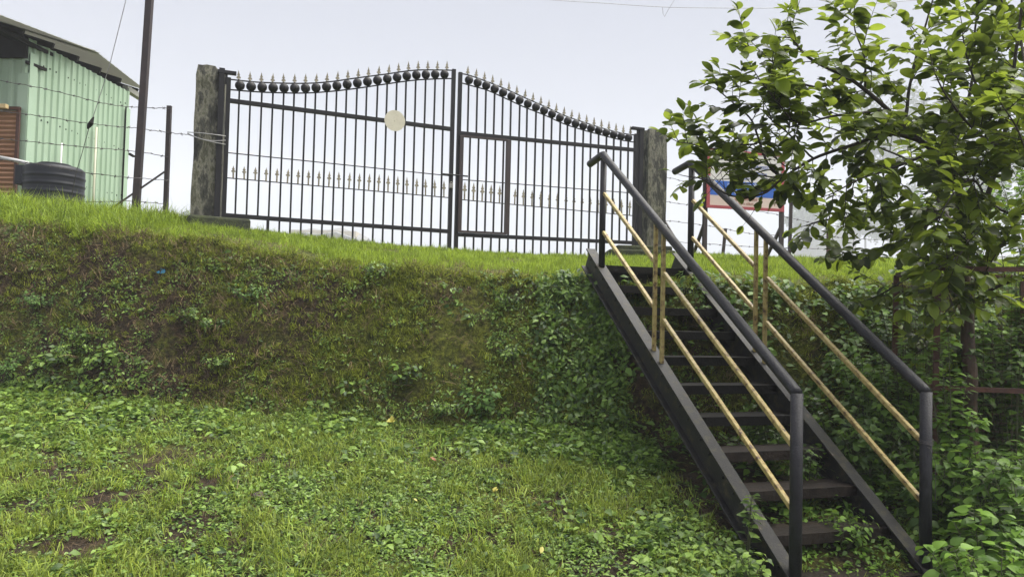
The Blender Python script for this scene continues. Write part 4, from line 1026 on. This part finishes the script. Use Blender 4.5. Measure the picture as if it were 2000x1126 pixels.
# ------------------------------------------------------------------ scattered ground cover (uncountable stuff)
STUFF = bpy.data.collections.new('cover_prototypes')   # never linked to the scene
def proto(coll, name, v, f, mat):
    me = mesh_from(name, v, f, mat, True); o = bpy.data.objects.new(name, me); coll.objects.link(o); return o
def blade_tuft(r, n, h, spread, w, lie=.5):
    vs = []; fs = []
    for i in range(n):
        a = r.uniform(0, 6.283); rr_ = spread * math.sqrt(r.random()) * .5; x, y = rr_ * math.cos(a), rr_ * math.sin(a)
        b = r.uniform(0, 6.283); L = h * r.uniform(.45, 1.1); ln = r.uniform(.1, 1.0) * lie; ww = w * r.uniform(.6, 1.2)
        dx, dy = math.cos(b), math.sin(b); px_, py_ = -dy, dx; k = len(vs)
        z1, o1 = L * .5 * math.cos(ln * .5), L * .5 * math.sin(ln * .5); z2, o2 = z1 + L * .5 * math.cos(ln * 1.6), o1 + L * .5 * math.sin(ln * 1.6)
        vs += [(x - px_ * ww, y - py_ * ww, -.01), (x + px_ * ww, y + py_ * ww, -.01), (x + dx * o1 - px_ * ww * .8, y + dy * o1 - py_ * ww * .8, z1), (x + dx * o1 + px_ * ww * .8, y + dy * o1 + py_ * ww * .8, z1), (x + dx * o2, y + dy * o2, z2)]
        fs += [(k, k + 1, k + 3, k + 2), (k + 2, k + 3, k + 4)]
    return vs, fs
def weed_plant(r, n, size, hgt, spread, shape='heart'):
    V = []; Fc = []
    pr = leaf_pts(1, .62 if shape == 'heart' else .42, .2, .4, 3, shape); nv = 0
    for i in range(n):
        a = r.uniform(0, 6.283); rr_ = spread * math.sqrt(r.random()); p = Vector((rr_ * math.cos(a), rr_ * math.sin(a), hgt * r.uniform(.15, 1.0) * (1 - .5 * rr_ / spread)))
        d = Vector((math.cos(a + r.uniform(-1.2, 1.2)), math.sin(a + r.uniform(-1.2, 1.2)), r.uniform(-.25, .35)))
        m = np.array(leaf_matrix(p, d, Vector((r.uniform(-.4, .4), r.uniform(-.4, .4), 1)).normalized(), r.uniform(-.4, .4), size * r.uniform(.55, 1.2)))
        w_ = pr[0] @ m[:3, :3].T + m[:3, 3]; V += w_.tolist(); Fc += [tuple(q + nv for q in f) for f in pr[1]]; nv += len(w_)
    return V, Fc
def coll_of(name, makers, mat):
    c_ = bpy.data.collections.new(name)
    for i, (v, f) in enumerate(makers): proto(c_, '%s_%d' % (name, i), v, f, mat)
    return c_
r_ = random.Random(77)
C_LAWN = coll_of('lawn_tuft', [blade_tuft(r_, 15, .105, .11, .0034, 1.7) for _ in range(5)], 'grass_lawn')
C_TOP = coll_of('top_tuft', [blade_tuft(r_, 18, .085, .10, .0026, .9) for _ in range(5)], 'grass_top')
C_LONG = coll_of('long_tuft', [blade_tuft(r_, 14, .26, .12, .0042, 1.25) for _ in range(5)], 'grass_top')
C_BANK = coll_of('bank_tuft', [blade_tuft(r_, 12, .080, .10, .0030, 1.8) for _ in range(5)], 'grass_bank')
C_FIB = coll_of('fibre_tuft', [blade_tuft(r_, 9, .17, .18, .0020, 2.4) for _ in range(5)], 'dry_fibre')
C_WEED = coll_of('weed', [weed_plant(r_, 12, .044, .06, .075) for _ in range(4)] + [weed_plant(r_, 10, .052, .07, .07, 'oval') for _ in range(3)], 'leaf_weed')
C_BWEED = coll_of('big_weed', [weed_plant(r_, 14, .068, .13, .11) for _ in range(5)], 'leaf_weed')
C_CREEP = coll_of('creeper', [weed_plant(r_, 16, .056, .10, .11) for _ in range(4)] + [weed_plant(r_, 14, .070, .11, .11, 'oval') for _ in range(3)], 'leaf_creeper')
C_LONG2 = coll_of('blade_tuft', [blade_tuft(r_, 10, .26, .10, .0050, 1.5) for _ in range(5)], 'leaf_weed')
C_WEED2 = coll_of('foot_weed', [weed_plant(r_, 14, .040, .07, .08) for _ in range(7)], 'leaf_shrub_light')
def clod(r):
    m = MB(); m.lathe((0, 0, 0), [(.03 * math.sin(math.pi * (i + .2) / 5.4), -.02 * math.cos(math.pi * (i + .2) / 5.4)) for i in range(6)], 7)
    return [v + Vector((r.uniform(-1, 1), r.uniform(-1, 1), r.uniform(-1, 1))) * .006 for v in m.v], m.f
C_CLOD = coll_of('clod', [clod(r_) for _ in range(5)], 'clod_soil')
C_STEM = coll_of('stem_tuft', [blade_tuft(r_, 3, .26, .10, .0030, 2.6) for _ in range(5)], 'dry_fibre')
C_UNDER = coll_of('under', [weed_plant(r_, 14, .085, .22, .17) for _ in range(5)], 'leaf_shrub')

def scatter(name, coll, ncol, X, Y, scl, label, cat, tilt=.25, follow=.5, mats=None, zoff=0.0):
    n = len(X); Z = height(X, Y) + zoff; e = .03
    gx_ = (height(X + e, Y) - height(X - e, Y)) / (2 * e); gy_ = (height(X, Y + e) - height(X, Y - e)) / (2 * e)
    # tilt part-way towards the slope normal
    rx = np.arctan(gy_) * follow + nrng.normal(0, tilt, n); ry = -np.arctan(gx_) * follow + nrng.normal(0, tilt, n); rz = nrng.uniform(0, 6.283, n)
    # intrinsic: spin about own axis first, then tilt  -> euler from matrices
    cz, sz_ = np.cos(rz), np.sin(rz)
    rot = np.zeros((n, 3))
    for i in range(n):
        m = Matrix.Rotation(ry[i], 3, 'Y') @ Matrix.Rotation(rx[i], 3, 'X') @ Matrix.Rotation(rz[i], 3, 'Z')
        rot[i] = m.to_euler()
    me = bpy.data.meshes.new(name); me.vertices.add(n); me.vertices.foreach_set('co', np.stack([X, Y, Z], -1).ravel().astype(np.float32))
    a = me.attributes.new('rot', 'FLOAT_VECTOR', 'POINT'); a.data.foreach_set('vector', rot.ravel().astype(np.float32))
    a = me.attributes.new('scl', 'FLOAT', 'POINT'); a.data.foreach_set('value', scl.astype(np.float32))
    a = me.attributes.new('idx', 'INT', 'POINT'); a.data.foreach_set('value', nrng.integers(0, ncol, n).astype(np.int32))
    o = bpy.data.objects.new(name, me); COL.objects.link(o); tag(o, label, cat, None, 'stuff')
    ng = bpy.data.node_groups.new(name + '_nodes', 'GeometryNodeTree')
    ng.interface.new_socket('Geometry', in_out='INPUT', socket_type='NodeSocketGeometry'); ng.interface.new_socket('Geometry', in_out='OUTPUT', socket_type='NodeSocketGeometry')
    gi = ng.nodes.new('NodeGroupInput'); go = ng.nodes.new('NodeGroupOutput'); ip = ng.nodes.new('GeometryNodeInstanceOnPoints')
    ci = ng.nodes.new('GeometryNodeCollectionInfo'); ci.inputs['Collection'].default_value = coll; ci.inputs['Separate Children'].default_value = True; ci.inputs['Reset Children'].default_value = True
    def na(nm, ty):
        q = ng.nodes.new('GeometryNodeInputNamedAttribute'); q.data_type = ty; q.inputs[0].default_value = nm; return q.outputs['Attribute']
    Lk = ng.links.new
    Lk(gi.outputs[0], ip.inputs['Points']); Lk(ci.outputs[0], ip.inputs['Instance']); ip.inputs['Pick Instance'].default_value = True
    Lk(na('idx', 'INT'), ip.inputs['Instance Index']); Lk(na('rot', 'FLOAT_VECTOR'), ip.inputs['Rotation']); Lk(na('scl', 'FLOAT'), ip.inputs['Scale']); Lk(ip.outputs[0], go.inputs[0])
    md = o.modifiers.new('scatter', 'NODES'); md.node_group = ng
    return o
def sample(n, x0, x1, y0, y1, dens):
    X = nrng.uniform(x0, x1, n); Y = nrng.uniform(y0, y1, n); keep = nrng.random(n) < np.clip(dens(X, Y), 0, 1); 
    vis = np.abs(X) < Y * .80 + 1.1
    return X[keep & vis], Y[keep & vis]
def tpar(X, Y): return (Y - base_line(X)) / (crest_line(X) - base_line(X))
def stairs_mask(X, Y):
    """1 near the stair footprint and to its right"""
    sx_ = np.interp(Y, [4.0, 7.4], [sb.x, st.x]); return sstep(-.35, .15, X - sx_)
def bare(X, Y): return sstep(.17, .40, fbm(X, Y, 1.5, 6, 4) + .25 * fbm(X, Y, 5.0, 1, 2))       # soil patches
low = lambda X, Y: (tpar(X, Y) < .05)
X, Y = sample(52000, -6.5, 5.5, 3.4, 8.2, lambda X, Y: low(X, Y) * (1 - .93 * bare(X, Y)) * (1 - .9 * stairs_mask(X, Y)) * (.34 + .8 * fbm(X, Y, 1.8, 2, 4)))
scatter('lawn_grass', C_LAWN, 5, X, Y, nrng.uniform(.6, 1.35, len(X)), 'short patchy grass covering the lawn below the bank', 'grass')
X, Y = sample(85000, -6.5, 5.5, 3.4, 8.2, lambda X, Y: low(X, Y) * (1 - .9 * bare(X, Y)) * (1 - .97 * stairs_mask(X, Y)) * (.46 + 1.0 * fbm(X, Y, 1.3, 4, 4) + .25 * sstep(5.6, 7.4, Y) + .3 * sstep(0, 1.3, X)))
scatter('lawn_weeds', C_WEED, 7, X, Y, nrng.uniform(.25, .85, len(X)), 'small round-leaved weeds mixed into the lawn', 'weeds', .25)
X, Y = sample(12000, -6.5, 3.5, 4.0, 8.2, lambda X, Y: (tpar(X, Y) < .12 + .35 * fbm(X, Y, 1.6, 5, 3)) * (1 - .97 * stairs_mask(X, Y)) * (.75 * sstep(-.9, -.1, Y - base_line(X)) + .5 * sstep(.3, 1.4, X) + .35 * sstep(-2.5, -4.5, X) * sstep(5.2, 6.2, Y) + .08) * (.45 + .9 * fbm(X, Y, 1.2, 3, 3)))
scatter('tall_weeds', C_BWEED, 5, X, Y, nrng.uniform(.4, 1.1, len(X)), 'taller leafy weeds along the foot of the bank', 'weeds', .2)
X, Y = sample(80000, -7.5, 6, 6.4, 9.2, lambda X, Y: (tpar(X, Y) > .0) * (tpar(X, Y) < 1.05) * (.16 + 1.3 * fbm(X, Y * 1.3, 2.0, 5, 4) + .45 * sstep(.6, 1.0, tpar(X, Y)) + .12 * sstep(-4, -1, X)))
scatter('bank_grass', C_BANK, 5, X, Y, nrng.uniform(.5, 1.25, len(X)), 'sparse mossy tufts clinging to the bare bank', 'grass', .55, .25)
X, Y = sample(22000, -7.5, 6, 6.4, 9.2, lambda X, Y: (tpar(X, Y) > -.05) * (tpar(X, Y) < .95) * (.45 + .9 * fbm(X, Y, 1.1, 7, 3)))
scatter('dry_roots', C_FIB, 5, X, Y, nrng.uniform(.5, 1.3, len(X)), 'dry brown roots and stalks hanging on the bank', 'dry grass', .7, .5)
X, Y = sample(34000, -7.5, 2.0, 6.4, 9.0, lambda X, Y: (tpar(X, Y) > .0) * (tpar(X, Y) < .9) * (.16 + 1.0 * fbm(X, Y * 1.5, 2.4, 2, 4) + .25 * (1 - sstep(0, .35, tpar(X, Y)))))
scatter('bank_weeds', C_WEED, 7, X, Y, nrng.uniform(.25, .85, len(X)), 'scattered little weeds on the dark bank', 'weeds', .4, .8)
X, Y = sample(90000, -9, 9, 7.3, 13.5, lambda X, Y: sstep(.70, 1.06, tpar(X, Y) + .30 * fbm(X, Y, 1.6, 1, 4)) * (Y < top_line(X) + 1.0) * (.22 + 1.2 * fbm(X, Y, 2.1, 3, 4) + .35 * sstep(1.0, 2.4, tpar(X, Y))))
scatter('crest_grass', C_TOP, 5, X, Y, nrng.uniform(.3, 1.05, len(X)) * np.where(nrng.random(len(X)) < .06, 1.6, 1), 'bright yellow-green grass on top of the bank', 'grass', .2, .4)
X, Y = sample(9000, -9, -2.2, 7.6, 10.2, lambda X, Y: sstep(.74, 1.0, tpar(X, Y) + .25 * fbm(X, Y, 1.6, 1, 4)) * (.12 + sstep(-3.2, -4.6, X)) * (.65 + .5 * fbm(X, Y, 1.3, 1, 3)))
scatter('long_grass', C_LONG, 5, X, Y, nrng.uniform(.35, 1.25, len(X)) * np.where(X < -4.2, 1.0, .5), 'longer arching grass on the crest below the shed', 'grass', .25, .4)
X, Y = sample(700, -3.2, 6, 8, 13, lambda X, Y: (np.abs(Y - top_line(X)) < .45) * .8)
scatter('verge_grass', C_LONG, 5, X, Y, nrng.uniform(.25, .6, len(X)), 'uneven taller blades along the foot of the gate', 'grass', .3, .2)
X, Y = sample(2600, -6.5, 3, 3.6, 7.6, lambda X, Y: low(X, Y) * (1 - .97 * stairs_mask(X, Y)) * (.12 + .9 * fbm(X, Y, 1.9, 5, 3)))
scatter('lawn_long_grass', C_LONG, 5, X, Y, nrng.uniform(.35, .7, len(X)), 'loose longer blades sticking out of the lawn', 'grass', .4, .3)
def creep_d(X, Y):
    t = tpar(X, Y); left = np.interp(t, [-1.2, -.3, 0, .45, 1], [.35, -.15, -.05, .02, .02]); right = np.interp(Y, [4.0, 7.4], [sb.x, st.x]) + .1
    left = left + .75 * fbm(X, Y + 2 * t, 1.5, 4, 4)
    return sstep(left - .55, left + .55, X) * (X < right) * (t > -1.3) * (t < .97) * (.40 + 1.1 * fbm(X, Y, 2.2, 6, 3)) * sstep(-1.3, -.7, t)
X, Y = sample(16000, -1, 2.2, 5.2, 7.6, creep_d)
scatter('creeper_cover', C_CREEP, 7, X, Y, nrng.uniform(.4, 1.15, len(X)), 'dense leafy creeper on the bank left of the staircase', 'creeper', .35, .7)
X, Y = sample(5000, -1.2, 1.8, 5.2, 7.6, creep_d)
scatter('creeper_grass', C_LONG2, 5, X, Y, nrng.uniform(.3, .75, len(X)), 'green blades growing among the creeper leaves', 'grass', .5, .3)
X, Y = sample(1500, -7.5, 1.5, 6.4, 9.0, lambda X, Y: (tpar(X, Y) > .0) * (tpar(X, Y) < .95) * sstep(.05, .35, fbm(X, Y * 1.4, 1.7, 7, 3)))
scatter('bank_herbs', C_BWEED, 5, X, Y, nrng.uniform(.25, .75, len(X)), 'small leafy plants spread thinly over the bank', 'weeds', .5, .5)
X, Y = sample(5000, -6.5, 3, 3.5, 8.2, lambda X, Y: low(X, Y) * (1 - .97 * stairs_mask(X, Y)) * (.3 + .9 * fbm(X, Y, 1.4, 1, 3)))
scatter('lawn_straw', C_FIB, 5, X, Y, nrng.uniform(.4, .9, len(X)), 'dry straw and dead stalks lying in the lawn', 'dry grass', .5, .5)
X, Y = sample(900, 1.4, 3.6, 3.7, 5.4, lambda X, Y: .55 + .6 * fbm(X, Y, 1.7, 2, 3))
scatter('stair_foot_weeds', C_WEED2, 7, X, Y, nrng.uniform(.5, 1.1, len(X)), 'low weeds around the foot of the staircase', 'weeds', .3, .4)
X, Y = sample(9000, -7.5, 6, 6.3, 9.2, lambda X, Y: (tpar(X, Y) > -.1) * (tpar(X, Y) < .95) * (.4 + .8 * fbm(X, Y, 1.5, 3, 3)))
scatter('soil_clods', C_CLOD, 5, X, Y, nrng.uniform(.2, .8, len(X)) ** 2 * 1.1, 'crumbled clods and small stones on the bank', 'soil', .6, .5)
X, Y = sample(2500, -8, 2, 7.4, 9.4, lambda X, Y: sstep(.75, .95, tpar(X, Y)) * (tpar(X, Y) < 1.7) * (.1 + .9 * fbm(X, Y, 1.6, 5, 3)))
scatter('crest_straw', C_FIB, 5, X, Y, nrng.uniform(.5, 1.1, len(X)), 'dry straw hanging over the edge of the bank', 'dry grass', .5, .4)
X, Y = sample(2600, -7.5, 1.5, 6.4, 9.0, lambda X, Y: (tpar(X, Y) > .0) * (tpar(X, Y) < .95) * (.25 + .9 * fbm(X, Y, 1.9, 6, 3)))
scatter('dead_stems', C_STEM, 5, X, Y, nrng.uniform(.5, 1.2, len(X)), 'pale dead stems and bare roots on the bank face', 'dry stems', .8, .4)
def under_d(X, Y):
    left = np.interp(Y, [4.0, 7.4], [sb.x, st.x]) + .1
    un = S(0, SW); front = (Y < 5.15 + .2 * (X - sb.x)) & (X < un.x + .22)
    return (X > left) * (~front) * (tpar(X, Y) < .9) * (.35 + .7 * fbm(X, Y, 1.3, 2, 3) + .25 * (X > left + 1.0))
X, Y = sample(4200, .6, 6.5, 4.2, 8.0, under_d)
scatter('undergrowth', C_UNDER, 5, X, Y, nrng.uniform(.5, 1.1, len(X)), 'shaded leafy undergrowth beneath and right of the staircase', 'undergrowth', .25, .5)

# ------------------------------------------------------------------ small loose things
def lump(px, py, size, mat, label, name, cat, seed, flat=.55):
    q = on_bank(px, py, 6); r = random.Random(seed); m = MB(); n = 10; prof = []
    for i in range(7): prof.append((size * math.sin(math.pi * (i + .15) / 6.3), -size * flat * math.cos(math.pi * (i + .15) / 6.3)))
    m.lathe(q + Vector((0, 0, size * flat * .5)), prof, n)
    m.v = [v + Vector((mnoise.noise(v * 20), mnoise.noise(v * 20 + Vector((5, 0, 0))), mnoise.noise(v * 20 + Vector((0, 5, 0))))) * size * .35 for v in m.v]
    return tag(m.build(name, mat), label, cat)
lump(505, 973, .05, 'stone', 'dark round stone lying on the lawn, left of centre', 'stone', 'stone', 1)
lump(655, 926, .035, 'dull_black', 'small black lump lying in the lawn grass', 'lump', 'stone', 2)
lump(1155, 1040, .03, 'stone', 'small pale stone on the lawn right of centre', 'stone', 'stone', 3)
q = on_bank(318, 531, 8); m = MB(); rr_ = random.Random(5)
pts = [q + Vector((.045 * math.cos(a) * rr_.uniform(.6, 1.2), -.035 + .01 * math.sin(3 * a), .03 * math.sin(a) * rr_.uniform(.7, 1.3))) for a in np.linspace(0, 5.8, 8)]
m.extrude(pts, (0.1, 1, .3), .004); tag(m.build('plastic_scrap', 'blue_plastic'), 'bright blue scrap of plastic stuck on the left bank', 'litter')
def fallen(px, py, size, mat, label, n, seed):
    q = on_bank(px, py, 6); r = random.Random(seed); root = Leaves()
    for i in range(n):
        d = Vector((r.uniform(-1, 1), r.uniform(-1, 1), r.uniform(.2, .7))).normalized(); root.add(LEAF_PROTO[i % 5], leaf_matrix(q + Vector((0, -.02, .07)), d, Vector((0, -.4, 1)).normalized(), r.uniform(-.5, .5), size))
    o = root.build('fallen_leaf', mat); return tag(o, label, 'leaf')
fallen(766, 838, .06, 'yellow_leaf', 'bright yellow leaf sprig on the lawn near the bank foot', 4, 1)
fallen(962, 978, .05, 'yellow_leaf', 'yellowing leaf sprig in the middle of the lawn', 4, 2)
fallen(815, 996, .03, 'yellow_leaf', 'single small yellow leaf left of the yellowing sprig', 1, 3)
fallen(853, 915, .06, 'brown_leaf', 'reddish brown dead leaf on the lawn', 2, 4)
fallen(1055, 1100, .045, 'yellow_leaf', 'pale yellow-green leaf at the bottom of the lawn', 1, 5)

# ------------------------------------------------------------------ far things in the fog
FY = 260.0
hc = P(640, 470, FY)
hut = thing('distant_hut', (hc.x, hc.y, hc.z - 2), 'low hut with a grey humped roof in the fog behind the gate', 'hut')
x0 = P(560, 470, FY).x; x1 = P(695, 470, FY).x; zt_ = P(640, 446, FY).z; zb_ = hz(hc.x, hc.y + 4)
MB().box(((x0 + x1) / 2, FY + 6, (zb_ + zt_ - .6) / 2), ((x1 - x0) / 2 - .3, 5, (zt_ - .6 - zb_) / 2)).build('wall', 'hut_wall', hut)
prof = [(552, 449), (575, 445), (598, 440), (617, 444), (640, 442), (657, 439), (675, 446), (695, 452), (712, 460)]
m = MB(); top = [P(x, y, FY) for x, y in prof]
for k, p in enumerate(top):
    m.v += [p + Vector((0, -.5, -2.6)), p + Vector((0, 8, .05)), p + Vector((0, 18, -2.6)), p + Vector((0, -.5, -3.0)), p + Vector((0, 18, -3.0))]
for k in range(len(top) - 1):
    a = 5 * k; b = a + 5; m.f += [(a, b, b + 1, a + 1), (a + 1, b + 1, b + 2, a + 2), (a + 3, b + 3, b, a), (a + 2, b + 2, b + 4, a + 4)]
m.build('roof', 'hut_roof', hut)
YW = 330.0
fw = P(1620, 470, YW)
wallf = thing('boundary_wall', (fw.x, fw.y, hz(fw.x, fw.y)), 'pale grey boundary wall fading into the fog behind the tree', 'wall')
a = P(1552, 450, YW); b = P(1672, 446, YW)
zb_ = hz(fw.x, fw.y) - .5
MB().box(((a.x + b.x) / 2, YW, (a.z + zb_) / 2), ((b.x - a.x) / 2, .3, (a.z - zb_) / 2)).build('wall_panel', 'far_wall', wallf)
MB().box(((a.x + b.x) / 2, YW, a.z + .15), ((b.x - a.x) / 2 + .2, .45, .15)).build('coping', 'far_wall', wallf)
for k, (px, py, Y, rx_, rz_, lab) in enumerate([(1575, 425, 340, 40, 36, 'small round tree fading in the fog left of the grey wall'), (1740, 250, 300, 85, 110, 'tall tree fading in the fog behind the leafy crown'), (1930, 330, 260, 110, 110, 'wide tree fading in the fog at the far right'), (1690, 430, 360, 55, 48, 'low tree fading in the fog right of the grey wall')]):
    rx_ *= Y / F_PX; rz_ *= Y / F_PX
    r = random.Random(900 + k); c_ = P(px, py, Y); base = Vector((c_.x, c_.y, hz(c_.x, c_.y)))
    ft = thing('far_tree', base, lab, 'tree', 'trees fading in the fog')
    MB().tube(smooth_pts([base, base.lerp(c_, .5) + Vector((.2, 0, 0)), c_], 4), [.9 - .07 * i for i in range(9)], 7).build('trunk', 'limb_bark', ft, smooth=True)
    lv = Leaves(); cl = [c_ + Vector((r.gauss(0, .45) * rx_, r.gauss(0, .4) * rx_, r.gauss(0, .45) * rz_)) for _ in range(40)]
    for i in range(4500):
        p = cl[r.randrange(40)] + Vector((r.gauss(0, .11), r.gauss(0, .11), r.gauss(0, .09))) * rx_; lv.add(LEAF_PROTO[i % 4], leaf_matrix(p, rv3(r), rv3(r), 0, 1.5))
    lv.build('crown', 'far_leaf', ft)

# ------------------------------------------------------------------ fog
zt_ = 125
m = MB().box((0, 10, (zt_ - 9) / 2), (700, 700, (zt_ + 9) / 2))
hzo = m.build('haze', None); tag(hzo, 'pale monsoon fog', 'fog', None, 'stuff')
mt, nt, N, L = _nt('fog')
pv_ = N('ShaderNodeVolumePrincipled'); pv_.inputs['Color'].default_value = (0.88, 0.91, 1.0, 1); pv_.inputs['Density'].default_value = 0.0017
o = N('ShaderNodeOutputMaterial'); L(pv_.outputs[0], o.inputs['Volume']); hzo.data.materials.append(mt)
print('TREE LEAVES', N_TREE, 'OBJECTS', len(bpy.data.objects))
